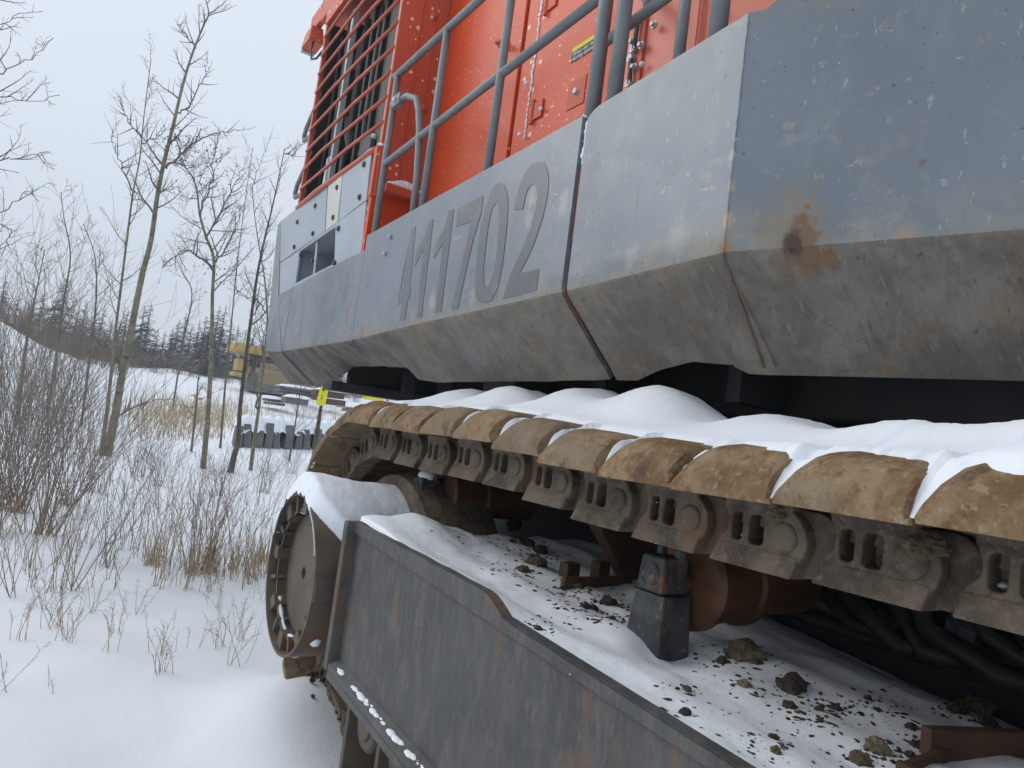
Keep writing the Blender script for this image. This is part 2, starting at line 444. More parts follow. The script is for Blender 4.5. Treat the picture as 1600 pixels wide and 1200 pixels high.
# rusted shoe steel with dried clay
g = Mat('clay_rust', 0.85, 0, 0.2)
a = g.noise(6, 8, 0.7)
c = g.mix(g.ramp(a, 0.35, 0.65), (0.135, 0.078, 0.038), (0.27, 0.195, 0.115))
c = g.mix(g.mul(g.ramp(g.noise(22, 8, 0.75), 0.50, 0.64), 0.8), c, (0.150, 0.066, 0.024))
c = g.mix(g.mul(g.ramp(g.noise(48, 6, 0.75, off=(3, 2, 1)), 0.54, 0.66), 0.6), c, (0.33, 0.275, 0.19))
c = g.mix(g.mul(g.ramp(g.noise(4, 5, 0.6, off=(4, 4, 4)), 0.55, 0.7), 0.55), c, (0.22, 0.195, 0.15))
c = g.mix(g.mul(g.ramp(g.noise(65, 3, 0.6), 0.66, 0.72), 0.8), c, (0.06, 0.04, 0.03))
oi = g.t.nodes.new('ShaderNodeObjectInfo')
c = g.mix(g.mul(g.ramp(oi.outputs['Random'], 0.4, 1.0), 0.5), c, g.mix(g.noise(14, 8, 0.7), (0.10, 0.075, 0.05), (0.22, 0.19, 0.145)))
c = g.mix(g.mul(g.ramp(g.noise(9, 9, 0.75, sc=(1, 1, 0.5), off=(1, 1, 7)), 0.56, 0.63), 0.7), c, (0.075, 0.05, 0.034))
g.color(c); g.bump(g.math('ADD', g.noise(40, 6, 0.7), g.noise(12, 3)), 0.6, 0.008)
MT['shoe'] = g.m
g = Mat('link_steel', 0.7, 0.0, 0.3)
a = g.noise(7, 8, 0.7)
c = g.mix(g.ramp(a, 0.38, 0.62), (0.060, 0.046, 0.034), (0.150, 0.118, 0.084))
c = g.mix(g.mul(g.ramp(g.noise(4, 8, 0.7, off=(2, 5, 1)), 0.52, 0.68), 0.8), c, (0.155, 0.085, 0.045))
c = g.mix(g.mul(g.ramp(g.noise(30, 8, 0.75), 0.52, 0.66), 0.6), c, (0.185, 0.155, 0.115))
c = g.mix(g.mul(g.ramp(g.noise(60, 4, 0.7, off=(2, 2, 8)), 0.62, 0.72), 0.6), c, (0.028, 0.024, 0.02))
g.color(c); g.bump(g.math('ADD', g.noise(50, 5, 0.7), g.noise(10, 3)), 0.4, 0.005)
MT['link'] = g.m
g = Mat('roller_rust', 0.5, 0.2, 0.4)
c = g.mix(g.ramp(g.noise(6, 7, 0.65, sc=(0.2, 1, 1)), 0.35, 0.65), (0.050, 0.023, 0.012), (0.125, 0.056, 0.024))
c = g.mix(g.mul(g.ramp(g.noise(16, 6, 0.7), 0.55, 0.72), 0.6), c, (0.075, 0.04, 0.025))
g.color(c); g.bump(g.noise(40, 5), 0.2, 0.004)
MT['roller'] = g.m
# dark slate paint on the track frame, scoured
g = Mat('frame_paint', 0.55, 0, 0.35)
a = g.noise(2.2, 6, 0.65)
c = g.mix(g.ramp(a, 0.35, 0.65), (0.052, 0.054, 0.055), (0.085, 0.086, 0.083))
st = g.noise(13, 10, 0.75, sc=(1, 1.3, 0.4), dist=0.3)
c = g.mix(g.mul(g.ramp(st, 0.47, 0.64), 0.55), c, (0.118, 0.115, 0.108))
c = g.mix(g.mul(g.ramp(g.noise(34, 8, 0.75, sc=(1, 1, 0.45)), 0.50, 0.66), 0.45), c, (0.145, 0.138, 0.125))
c = g.mix(g.mul(g.ramp(g.noise(3.6, 8, 0.72, sc=(1, 1.4, 0.6), off=(8, 2, 3)), 0.555, 0.66), 0.7), c, (0.135, 0.088, 0.056))
c = g.mix(g.mul(g.ramp(g.noise(28, 6, 0.7, sc=(1, 1, 0.3)), 0.60, 0.72), 0.5), c, (0.035, 0.036, 0.036))
g.color(c); g.rough(g.math('ADD', g.mul(a, 0.3), 0.4)); g.bump(g.noise(26, 6, 0.7), 0.2, 0.004)
MT['frame'] = g.m
g = Mat('worn_edge_steel', 0.7, 0, 0.3)
c = g.mix(g.ramp(g.noise(9, 8, 0.7), 0.4, 0.62), (0.085, 0.080, 0.074), (0.135, 0.10, 0.07))
g.color(c); g.bump(g.noise(40, 6, 0.7), 0.4, 0.004)
MT['edge'] = g.m
g = Mat('drum_steel', 0.6, 0.1, 0.35)
c = g.mix(g.ramp(g.noise(3, 7, 0.65), 0.35, 0.65), (0.075, 0.067, 0.058), (0.135, 0.108, 0.08))
c = g.mix(g.mul(g.ramp(g.noise(2.6, 7, 0.7, off=(4, 1, 8)), 0.5, 0.66), 0.8), c, (0.15, 0.08, 0.042))
c = g.mix(g.mul(g.ramp(g.noise(24, 5, 0.65), 0.58, 0.72), 0.5), c, (0.06, 0.05, 0.045))
g.color(c); g.bump(g.noise(30, 5, 0.7), 0.2, 0.004)
MT['drum'] = g.m
g = Mat('worn_stand_paint', 0.6, 0, 0.3)
c = g.mix(g.ramp(g.noise(9, 8, 0.7), 0.4, 0.6), (0.030, 0.034, 0.038), (0.062, 0.066, 0.068))
c = g.mix(g.ramp(g.noise(11, 9, 0.75, off=(1, 5, 2), sc=(1, 1, 0.6)), 0.53, 0.60), c, (0.125, 0.07, 0.038))
c = g.mix(g.mul(g.ramp(g.noise(50, 4, 0.7), 0.62, 0.68), 0.7), c, (0.24, 0.22, 0.18))
g.color(c); g.bump(g.noise(40, 6, 0.7), 0.3, 0.004)
STAND = g.m
MT['rust'] = simple('brown_rust', (0.062, 0.034, 0.024), (0.115, 0.060, 0.038), 8, 0.8, bump=0.4)
MT['black'] = simple('black_frame_paint', (0.018, 0.019, 0.021), (0.032, 0.032, 0.032), 5, 0.6, bump=0.15)
MT['rubber'] = simple('black_rubber', (0.016, 0.016, 0.017), (0.045, 0.042, 0.038), 9, 0.5, bump=0.1)
MT['core'] = simple('dark_radiator_core', (0.012, 0.012, 0.014), (0.028, 0.028, 0.03), 14, 0.7, bump=0.3)
MT['shroud'] = simple('dusty_shroud', (0.105, 0.10, 0.088), (0.15, 0.143, 0.125), 6, 0.7, bump=0.1, sc=(1, 1, 0.2))
MT['alu'] = simple('dull_aluminium', (0.42, 0.44, 0.46), (0.5, 0.52, 0.54), 6, 0.45, 0.3, bump=0.05)
MT['greyplate'] = simple('pale_grey_plate_paint', (0.32, 0.36, 0.41), (0.37, 0.405, 0.45), 2, 0.5, bump=0.05)
MT['cream'] = simple('cream_plate_paint', (0.50, 0.51, 0.46), (0.56, 0.57, 0.52), 2, 0.55, bump=0.05)
MT['bolt'] = simple('dark_bolt_steel', (0.07, 0.075, 0.08), (0.11, 0.11, 0.115), 20, 0.5, 0.4)
MT['clod'] = simple('frozen_clay', (0.085, 0.068, 0.045), (0.20, 0.165, 0.11), 18, 0.95, bump=0.8, bd=0.01, spec=0.1)
MT['clod_dark'] = simple('dark_frozen_soil', (0.035, 0.030, 0.026), (0.09, 0.075, 0.058), 22, 0.95, bump=0.8, bd=0.01, spec=0.1)
# bark
g = Mat('aspen_bark', 0.85, 0, 0.2)
c = g.mix(g.ramp(g.noise(5, 5), 0.35, 0.65), (0.165, 0.15, 0.10), (0.26, 0.24, 0.175))
c = g.mix(g.ramp(g.noise(9, 4, 0.6, sc=(0.6, 0.6, 1.6), off=(1, 7, 3)), 0.60, 0.67), c, (0.045, 0.04, 0.035))
g.color(c); g.bump(g.noise(30, 5), 0.4, 0.01)
MT['aspen'] = g.m
MT['darkbark'] = simple('dark_bark', (0.055, 0.048, 0.042), (0.115, 0.10, 0.085), 10, 0.9, bump=0.5, bd=0.01)
MT['twig'] = simple('grey_twig', (0.105, 0.09, 0.075), (0.17, 0.15, 0.125), 3, 0.9, bump=0)
MT['willow'] = simple('willow_stem', (0.175, 0.145, 0.12), (0.26, 0.22, 0.185), 4, 0.85, bump=0)
MT['redstem'] = simple('reddish_stem', (0.15, 0.10, 0.07), (0.24, 0.165, 0.11), 4, 0.85, bump=0)
MT['straw'] = simple('dry_grass', (0.40, 0.31, 0.19), (0.52, 0.43, 0.29), 3, 0.9, bump=0)
MT['stalk'] = simple('dry_stalk', (0.20, 0.14, 0.09), (0.36, 0.275, 0.18), 2.5, 0.9, bump=0)
MT['stand'] = STAND
MT['leaf'] = simple('dead_leaf', (0.11, 0.065, 0.045), (0.19, 0.115, 0.075), 3, 0.9, bump=0)
g = Mat('snowy_needles', 0.9, 0, 0.15)
c = g.mix(g.ramp(g.noise(2.5, 4), 0.35, 0.65), (0.018, 0.027, 0.022), (0.045, 0.056, 0.044))
k = g.mul(g.ramp(g.math('ABSOLUTE', g.normal_z()), 0.55, 0.9), g.ramp(g.noise(1.1, 4), 0.46, 0.64))
g.color(g.mix(g.mul(k, 0.75), c, (0.74, 0.77, 0.80)))
MT['needle'] = g.m
MT['brush'] = simple('grey_brown_brush', (0.10, 0.085, 0.078), (0.165, 0.14, 0.125), 1, 0.9, bump=0)
MT['yellow'] = simple('faded_yellow_paint', (0.36, 0.245, 0.07), (0.44, 0.31, 0.10), 2, 0.6, bump=0)
MT['tan'] = simple('tan_machine_paint', (0.22, 0.17, 0.085), (0.32, 0.255, 0.14), 2, 0.7, bump=0)
MT['signal'] = simple('signal_yellow', (0.72, 0.62, 0.02), (0.80, 0.72, 0.03), 2, 0.6, bump=0)
MT['wood'] = simple('weathered_wood', (0.24, 0.18, 0.12), (0.34, 0.27, 0.19), 4, 0.9, bump=0)
MT['steelgrey'] = simple('dark_grey_steel', (0.10, 0.105, 0.108), (0.16, 0.162, 0.16), 3, 0.7, bump=0)
MT['glass'] = simple('dark_window_glass', (0.02, 0.024, 0.028), (0.03, 0.034, 0.04), 3, 0.15, bump=0)
MT['white_print'] = simple('white_print', (0.7, 0.7, 0.68), (0.75, 0.75, 0.73), 3, 0.6, bump=0)
MT['black_print'] = simple('black_print', (0.02, 0.02, 0.02), (0.03, 0.03, 0.03), 3, 0.5, bump=0)

# ------------------------------------------------------------------ ground
def gz(u, v):
    """snow surface, z from eye level"""
    s = u - 15.0
    rise = 0.085 * (s if s > 6 else 6 * math.exp((s - 6) / 6.0))
    if u > 50: rise = 0.085 * (35 + 14 * (1 - math.exp(-(u - 50) / 14.0)))
    z = -1.55 + rise
    # bank of snow on the left
    w = sstep(4.5, -5.0, v - 0.05 * (u - 26)) * math.exp(-((u - 30) / 9.0) ** 2)
    z += 2.35 * w
    z += 0.5 * sstep(0.5, -5, v) * sstep(6, 13, u)
    # drift along the crawler
    z += 0.10 * math.exp(-((v - 1.05) / 0.35) ** 2) * sstep(4.3, 3.0, u) * sstep(-1, 2.0, u)
    z += 0.15 * math.exp(-(((u - 3.6) / 0.35) ** 2 + ((v - 1.3) / 0.35) ** 2))
    d = max(0.0, u)
    z += 0.03 * math.sin(2.2 * v + 1.1 * u + 2.5 * fbm(u * 0.5, v * 0.5, 6, 2)) * sstep(12, 5, u) * (0.5 + fbm(u * 0.4, v * 0.4, 2, 2))
    z += 0.06 * fbm(u * 0.7, v * 0.7, 1) + 0.018 * fbm(u * 3.0, v * 3.0, 4, 3)
    far = sstep(16, 40, u)
    z += far * 0.55 * max(0.0, fbm(u * 0.22, v * 0.22, 8, 5)) + far * 0.18 * fbm(u * 0.8, v * 0.8, 3, 3)
    return z

def spaced(*seg):
    out = [seg[0][0]]
    for a, b, st in seg:
        n = max(1, int(round((b - a) / st)))
        out += [a + (b - a) * (k + 1) / n for k in range(n)]
    return out
_us = spaced((-60, -6, 4.5), (-6, 2, 0.4), (2, 9, 0.09), (9, 20, 0.2), (20, 62, 0.6), (62, 120, 4), (120, 600, 40))
_vs = spaced((-300, -40, 26), (-40, -6, 1.2), (-6, -1.5, 0.3), (-1.5, 3, 0.09), (3, 9, 0.2), (9, 40, 0.7), (40, 90, 4), (90, 500, 41))
mb = MB()
mb.grid([[P(u, v, gz(u, v)) for v in _vs] for u in _us])
tag(mb.build('ground', MT['snow'], smooth=True), 'snow-covered ground rising to the far tree line', kind='structure')

# ------------------------------------------------------------------ the excavator
ex = empty('excavator', P(1.5, 2.6, -1.5))
tag(ex, 'huge orange and grey tracked excavator numbered 411702, snow on its track', 'excavator')

# ---- skirt panels of the upper structure
def skirt(name, cols, top, crease, bottom, parent=ex, bow=0.0, seed=0):
    """cols: list of (u, v, nu, nv) plan points with the outward normal; top/crease/bottom give z, and inset+z, per column index"""
    rows = []
    nU, nF = 10, 8
    pts = []
    for i, (u, v, nu, nv) in enumerate(cols):
        zt, zc2, (ins, zb) = top(i), crease(i), bottom(i)
        col = []
        for k in range(nU + 1):
            t = k / nU
            z = zt + (zc2 + 0.018 - zt) * t
            d = 0.0012 * fbm(u * 1.7, v * 1.7 + seed, z * 1.7, 3) + bow * math.sin(math.pi * t)
            col.append(P(u + nu * d, v + nv * d, z))
        col.append(P(u - nu * 0.004, v - nv * 0.004, zc2 + 0.006))
        for k in range(nF + 1):
            t = 0.03 + 0.97 * k / nF
            z = zc2 + (zb - zc2) * t
            d = -ins * t + 0.012 * fbm(u * 2.3, v * 2.3 + seed, z * 2.3, 3) * min(1, t * 3)
            col.append(P(u + nu * d, v + nv * d, z))
        pts.append(col)
    m = MB()
    n = len(pts[0])
    m.add([q for c in pts for q in c], [])
    for i in range(len(pts) - 1):
        for j in range(n - 1):
            m.f.append((i * n + j, i * n + j + 1, (i + 1) * n + j + 1, (i + 1) * n + j))
            m.mi.append(0 if j < nU + 1 else 1)
    o = m.build(name, [MT['skirt'], MT['mud']], parent, smooth=True)
    s = o.modifiers.new('thickness', 'SOLIDIFY'); s.thickness = 0.022; s.offset = -1
    return o
def orient_out(o, out):
    me = o.data
    bm = bmesh.new(); bm.from_mesh(me)
    for e_ in bm.edges:
        if e_.is_boundary: e_.smooth = False
    bm.to_mesh(me); bm.free()
    acc = Vector((0, 0, 0))
    for p in me.polygons: acc += p.normal * p.area
    if acc.dot(Vector(out)) < 0: me.flip_normals()

def topz(u): return interp([(1.39, 1.362), (2.17, 1.302), (4.48, 1.23)], u)
def crz(u): return interp([(1.39, 0.622), (2.14, 0.592), (3.54, 0.555), (4.32, 0.525), (6.2, 0.515)], u)
# panel with the number
us = [4.44 - (4.44 - 2.172) * k / 60 for k in range(61)]
botA = [(2.1, (0.30, 0.30)), (3.7, (0.30, 0.292)), (3.98, (0.30, 0.31)), (4.12, (0.27, 0.385)), (4.44, (0.27, 0.395))]
def bot_fn(tab, us):
    a = [(x, y[0]) for x, y in tab]; b = [(x, y[1]) for x, y in tab]
    return lambda i: (interp(a, us[i]) , interp(b, us[i]) + 0.012 * fbm(us[i] * 4, 3))
o = skirt('number_panel', [(u, 1.55, 0, -1) for u in us], lambda i: topz(us[i]), lambda i: crz(us[i]), bot_fn(botA, us))
orient_out(o, (-1, 0, 0.0))
# rear side panel
us2 = [2.140 - (2.140 - 1.392) * k / 24 for k in range(25)]
botB = [(1.39, (0.285, 0.335)), (1.5, (0.285, 0.342)), (1.74, (0.29, 0.362)), (1.9, (0.295, 0.335)), (2.02, (0.30, 0.300)), (2.14, (0.30, 0.298))]
o = skirt('rear_side_panel', [(u, 1.552, 0, -1) for u in us2], lambda i: topz(us2[i]) - 0.025 * sstep(2.09, 2.14, us2[i]) + 0.004, lambda i: crz(us2[i]), bot_fn(botB, us2), seed=5)
orient_out(o, (-1, 0, 0))
# counterweight face, turned away at the rear corner
ds = [0.0 + 3.0 * k / 60 for k in range(61)]
o = skirt('counterweight', [(1.39 - 0.883 * d, 1.552 + 0.469 * d, -0.469, -0.883) for d in ds],
          lambda i: 1.366 + min(1.0, 0.9 * max(0, ds[i] - 0.05)), lambda i: 0.622 + 0.06 * min(ds[i], 1.2),
          lambda i: (0.285, interp([(0, 0.335), (0.02, 0.318), (0.06, 0.312), (0.8, 0.342), (3, 0.38)], ds[i])), seed=11)
orient_out(o, (-0.883, -0.469, 0))
# weld bead along the corner
m = MB(); rng = random.Random(3)
bead = []
for k in range(41):
    z = 1.355 + (0.622 - 1.355) * k / 40
    bead.append(P(1.391 + rng.uniform(-.001, .001), 1.5515 + rng.uniform(-.001, .001), z))
m.tube(bead, [0.0026 + rng.uniform(-.001, .001) for _ in bead], 8)
m.build('weld_bead', MT['skirt'], ex, smooth=True)
m = MB()
bead = [P(1.391 + 0.04 * t + rng.uniform(-.003, .003), 1.549 + 0.285 * t, 0.622 + (0.335 - 0.622) * t) for t in [k / 24 for k in range(25)]]
m.tube(bead, [0.004 + rng.uniform(-.0015, .0015) for _ in bead], 8)
m.build('weld_bead', MT['edge'], ex, smooth=True)

# ---- the number 411702
def dig(pts): return [(600 + x / 4.284, 240 + y / 4.284) for x, y in pts]
DIG = [
    [dig([(183, 502), (212, 490), (172, 890), (180, 888), (172, 968), (160, 975), (140, 1108), (103, 1120), (118, 1000), (90, 1012), (98, 935)]), dig([(150, 690), (128, 905), (112, 912)])],
    [dig([(303, 455), (330, 440), (250, 1092), (218, 1100), (265, 640), (205, 755), (215, 660), (280, 535)])],
    [dig([(432, 385), (467, 372), (382, 1055), (340, 1066), (395, 600), (330, 705), (343, 610), (405, 495)])],
    [dig([(495, 370), (663, 280), (650, 400), (600, 560), (545, 800), (492, 1042), (448, 1048), (490, 870), (535, 670), (582, 455), (482, 490)])],
    [dig([(770, 196), (800, 205), (820, 240), (829, 300), (830, 380), (815, 560), (790, 760), (760, 900), (718, 985), (670, 1000), (625, 985), (612, 930), (610, 850), (622, 680), (645, 500), (672, 380), (710, 265), (740, 212)]),
     dig([(748, 332), (763, 342), (770, 380), (770, 430), (764, 560), (750, 700), (730, 810), (702, 882), (682, 895), (668, 870), (665, 770), (680, 620), (700, 470), (724, 365)])],
    [dig([(870, 376), (890, 280), (910, 205), (940, 130), (985, 75), (1040, 53), (1075, 65), (1095, 110), (1101, 180), (1095, 280), (1062, 430), (1005, 600), (950, 720), (905, 803), (1037, 770), (1020, 915), (795, 974), (815, 900), (850, 800), (920, 650), (980, 500), (1015, 370), (1025, 290), (1022, 230), (1008, 205), (985, 208), (960, 245), (942, 300), (930, 372)])],
]
def on_panel(x, y):
    q = onV(x, y, 1.5484); return PP(q)
for lp in DIG:
    m = filled(lp, on_panel)
    m.build('digit', MT['digit'], ex, solid=0.001)

# ---- front end panels (slot panel, bolted strip, lower plate)
def quadslab(name, px, v, mat, th=0.02, bevel=0.004, parent=ex, holes=()):
    m = filled([px] + list(holes), lambda x, y: PP(onV(x, y, v + th / 2)))
    return m.build(name, mat, parent, solid=th, bevel=bevel)
quadslab('bolted_plate', [(440, 346), (513, 287), (509, 362), (454, 400), (439, 410)], 1.600, MT['greyplate'])
quadslab('bolted_plate', [(514.5, 286), (537, 268), (529, 347), (510.5, 361)], 1.597, MT['cream'])
quadslab('bolted_plate', [(538, 267), (583, 230), (574, 313), (531, 346)], 1.600, MT['greyplate'])
sl = quadslab('slotted_plate', [(439, 411), (454, 402), (574, 315), (566, 401), (525, 424), (508, 430), (462, 449), (436, 462)], 1.602, MT['greyplate'],
              holes=[[(470, 393), (526, 355), (524, 412), (463, 443)]])
# depth of the slot
m = MB()
a, b_, c, d = [onV(x, y, 1.625) for x, y in ((470, 393), (526, 355), (524, 412), (463, 443))]
back = [Vector((q[0], 2.0, q[2] + 0.03)) for q in (a, b_, c, d)]
fr = (a, b_, c, d)
for i in range(4):
    j = (i + 1) % 4
    m.add([PP(fr[i]), PP(fr[j]), PP(back[j]), PP(back[i])], [(0, 1, 2, 3)])
m.build('slot_lining', MT['greyplate'], ex)
m = MB(); m.add([PP(q) for q in back], [(0, 1, 2, 3)])
m.build('slot_back', MT['core'], ex)
m = MB(); m.tube([PP(onV(497, 372, 1.63)), PP(onV(491, 432, 1.63))], 0.012, 8); m.build('slot_post', MT['alu'], ex)
m = MB(); m.box(4.75, 5.25, 1.66, 1.69, 1.13, 1.47); m.build('slot_shutter', MT['alu'], ex, bevel=0.004)
# lower plate of the front end: folded plate with flare
us3 = [6.16 - (6.16 - 4.47) * k / 30 for k in range(31)]
def front_bottom(i):
    u = us3[i]
    return (interp([(4.47, 0.27), (5.2, 0.28), (5.5, 0.3), (6.16, 0.32)], u),
            interp([(4.47, 0.40), (5.15, 0.415), (5.55, 0.29), (6.16, 0.27)], u) + 0.01 * fbm(u * 3, 7))
o = skirt('front_plate', [(u, 1.56 + 0.01 * fbm(u * 2, 2), 0, -1) for u in us3], lambda i: interp([(4.47, 1.14), (5.4, 1.115), (6.16, 1.075)], us3[i]),
          lambda i: crz(us3[i]), front_bottom, seed=21)
orient_out(o, (-1, 0, 0))
# chamfered front corner
m = MB()
q0, q1, q2, q3 = onV(440, 346, 1.60), onV(437, 460, 1.575), onV(439, 548, 1.56), onV(440, 560, 1.60)
m.add([PP(onV(436, 462, 1.60)), P(6.16, 1.568, 1.085), P(6.165, 1.566, 0.515)], [(0, 1, 2)])
A = [PP(onV(440, 346, 1.606)), PP(onV(436, 462, 1.60)), P(6.165, 1.56, 0.515), P(6.17, 1.88, 0.275)]
e2 = [PP(onV(435, 352, 1.66)), PP(onV(424, 462, 1.68)), PP(onV(416, 549, 1.70)), PP(onV(454, 598, 1.96))]
for k in range(3):
    m.cur = 1 if k == 2 else 0
    m.add([A[k], A[k + 1], e2[k + 1], e2[k]], [(0, 1, 2, 3)])
m.build('front_corner_plate', [MT['skirt'], MT['mud']], ex, solid=0.015)
# bolts
def bolt_at(q, r=0.018, out=(0, -1, 0), mat='bolt', parent=ex, n=6, h=0.014):
    m = MB(); m.lathe(PP(q), Vector((out[1], out[0], out[2])), [(0, r * 1.35), (0.004, r * 1.35), (0.004, r), (h, r)], n)
    return m.build('bolt', MT[mat], parent)
for x, y in ((465, 347), (493, 322), (489, 365), (460, 386), (521, 340), (527, 293), (569, 257), (562, 308), (470, 398), (529, 357), (523, 411), (489, 408)):
    q = onV(x, y, 1.597); bolt_at(q)
for x, y in ((610, 370), (602, 396)):
    bolt_at(onV(x, y, 1.548), 0.012, mat='alu')

# ---- black frame under the deck
m = MB(); m.box(5.22, 5.36, 1.72, 5.2, 0.215, 0.29); m.build('front_cross_beam', MT['black'], ex, bevel=0.01)
m = MB(); m.box(5.36, 5.42, 1.9, 5.2, 0.24, 0.60); m.build('front_frame_plate', MT['black'], ex)
for v in (2.28, 2.60, 3.1):
    m = MB(); m.box(5.16, 5.215, v, v + 0.10, 0.26, 0.46); m.build('frame_strut', MT['black'], ex, bevel=0.005)
m = MB(); m.prism([P(5.15, 1.95, 0.47), P(1.45, 1.95, 0.47), P(-1.4, 3.6, 0.47), P(-1.4, 5.2, 0.47), P(5.15, 5.2, 0.47)], (0, 0, 0.13)); m.build('deck_plate', MT['black'], ex)
m = MB(); m.box(0.75, 4.05, 2.35, 2.55, 0.22, 0.465); m.build('main_frame_beam', MT['black'], ex, bevel=0.02)
m = MB(); m.box(0.75, 3.7, 2.33, 2.60, 0.16, 0.205); m.build('beam_flange', MT['black'], ex, bevel=0.008)
m = MB(); m.box(-0.4, 3.9, 3.0, 4.8, -0.25, 0.46); m.build('main_frame', MT['black'], ex)
m = MB(); m.lathe(P(1.2, 3.8, -0.5), (0, 0, 1), [(0, 1.3), (0.5, 1.3), (0.5, 1.45), (0.7, 1.45)], 48); m.build('slew_ring', MT['black'], ex)
for k in range(2, 5):
    mm = MB(); mm.box(0.2 + 0.75 * k, 0.26 + 0.75 * k, 2.06, 2.345, 0.25, 0.465); mm.build('frame_gusset', MT['black'], ex)

# ---- orange house
m = MB(); m.box(4.66, 6.6, 2.32, 4.6, 0.61, 4.6); m.build('house_core', MT['core'], ex)
m = MB(); m.box(6.57, 6.64, 1.655, 2.31, 1.2, 3.72); m.build('radiator_front_plate', MT['core'], ex)
m = MB(); m.prism([P(4.55, 2.02, 0.61), P(0.9, 2.02, 0.61), P(-1.3, 3.4, 0.61), P(-1.3, 4.6, 0.61), P(4.55, 4.6, 0.61)], (0, 0, 4.0)); m.build('house_shell', MT['orange'], ex)
# return face beside the walkway
m = MB(); m.box(4.60, 4.655, 1.615, 2.015, 1.70, 4.6); m.build('return_panel', MT['orange_dull'], ex, bevel=0.006)
for (v, w) in ((1.74, 0.03), (1.86, 0.02)):
    m = MB(); m.box(4.590, 4.5985, v, v + w, 1.70, 4.6); m.build('panel_rib', MT['orange_dull'], ex, bevel=0.003)
m = MB(); m.box(4.615, 4.67, 1.60, 1.98, 0.9, 1.635); m.build('step_panel', MT['orange'], ex, bevel=0.006)
m = MB(); m.box(4.52, 4.612, 1.66, 1.97, 1.59, 1.655); m.build('step_tread', MT['orange_dull'], ex, bevel=0.006)
m = MB(); m.box(4.608, 4.66, 1.588, 1.612, 1.56, 1.92); m.build('corner_strip', MT['orange_dull'], ex, bevel=0.003)
for x, y in ((677, 25), (661, 170)):
    q = onU(x, y, 4.597); m = MB(); m.lathe(PP(q), (0, -1, 0), [(0, 0.032), (0.012, 0.03), (0.022, 0.018), (0.026, 0.0)], 14, cap=False); m.build('dome_bolt', MT['orange_dull'], ex, smooth=True)
# side wall: doors and posts
def wall(name, u1, u0, v, z0, z1, mat, th=0.03, bevel=0.006):
    m = MB(); m.box(u0, u1, v, v + th, z0, z1); return m.build(name, MT[mat], ex, bevel=bevel)
wall('door', 4.575, 3.475, 1.97, 1.0, 4.55, 'orange')
wall('door_post', 3.463, 3.235, 1.985, 1.0, 4.55, 'orange')
d2 = wall('door', 3.225, 2.49, 1.972, 1.0, 4.55, 'orange')
wall('pale_panel', 2.478, 1.86, 1.955, 1.0, 4.55, 'orange_pale')
wall('pale_panel', 1.85, 1.05, 1.935, 1.0, 4.55, 'orange_pale')
wall('panel_strip', 2.40, 2.33, 1.938, 1.0, 4.55, 'orange_pale', 0.016)
for z in (1.83, 2.47, 3.2):
    m = MB(); m.tube([P(3.232, 1.962, z - 0.07), P(3.232, 1.962, z + 0.07)], 0.013, 10); hb = m.build('hinge', MT['orange_dull'], ex, smooth=False)
    m = MB(); m.box(3.14, 3.225, 1.960, 1.971, z - 0.05, z + 0.05); m.build('hinge_leaf', MT['orange_dull'], hb, bevel=0.002)
# lever handle with snow
m = MB(); q = onV(786, 70, 1.955); m.lathe(PP(q), (-1, 0, 0), [(-0.02, 0.03), (0.02, 0.026), (0.045, 0.016)], 14)
hd = m.build('door_handle', MT['alu'], ex)
m = MB(); m.tube([P(q[0], 1.915, q[2]), P(q[0] - 0.06, 1.905, q[2] - 0.025), P(q[0] - 0.12, 1.905, q[2] - 0.04)], [0.018, 0.013, 0.006], 8); m.build('lever', MT['orange_dull'], hd, smooth=True)
# latch recess and warning label on the second door
m = MB(); m.box(2.77, 2.91, 1.967, 1.9715, 1.73, 1.88); m.build('latch_frame', MT['orange_dull'], ex)
m = MB(); m.lathe(P(2.84, 1.967, 1.81), (-1, 0, 0), [(0, 0.02), (0.014, 0.014)], 10); m.build('latch_button', MT['alu'], ex)
m = MB(); m.box(2.64, 2.925, 1.9695, 1.9712, 1.995, 2.055); lab = m.build('warning_label', MT['black_print'], ex)
m = MB(); m.box(2.64, 2.925, 1.9695, 1.9712, 2.055, 2.078); m.build('yellow_stripe', MT['signal'], ex)
def text_on(txt, u, v, z, size, mat, parent):
    cu = bpy.data.curves.new('lettering', 'FONT'); cu.body = txt; cu.size = size; cu.extrude = 0.0003
    t = bpy.data.objects.new('lettering', cu)
    dgm = Matrix(((0, 0, -1, v), (-1, 0, 0, u), (0, 1, 0, z + H), (0, 0, 0, 1)))
    COL.objects.link(t)
    bpy.context.view_layer.update()
    me = bpy.data.meshes.new_from_object(t.evaluated_get(bpy.context.evaluated_depsgraph_get()))
    bpy.data.objects.remove(t)
    me.transform(dgm); me.materials.clear(); me.materials.append(MT[mat])
    return link('lettering', me, parent)
text_on('Wear ear muffs', 2.915, 1.9688, 2.028, 0.033, 'white_print', lab)
text_on('during operation', 2.915, 1.9688, 2.002, 0.033, 'white_print', lab)
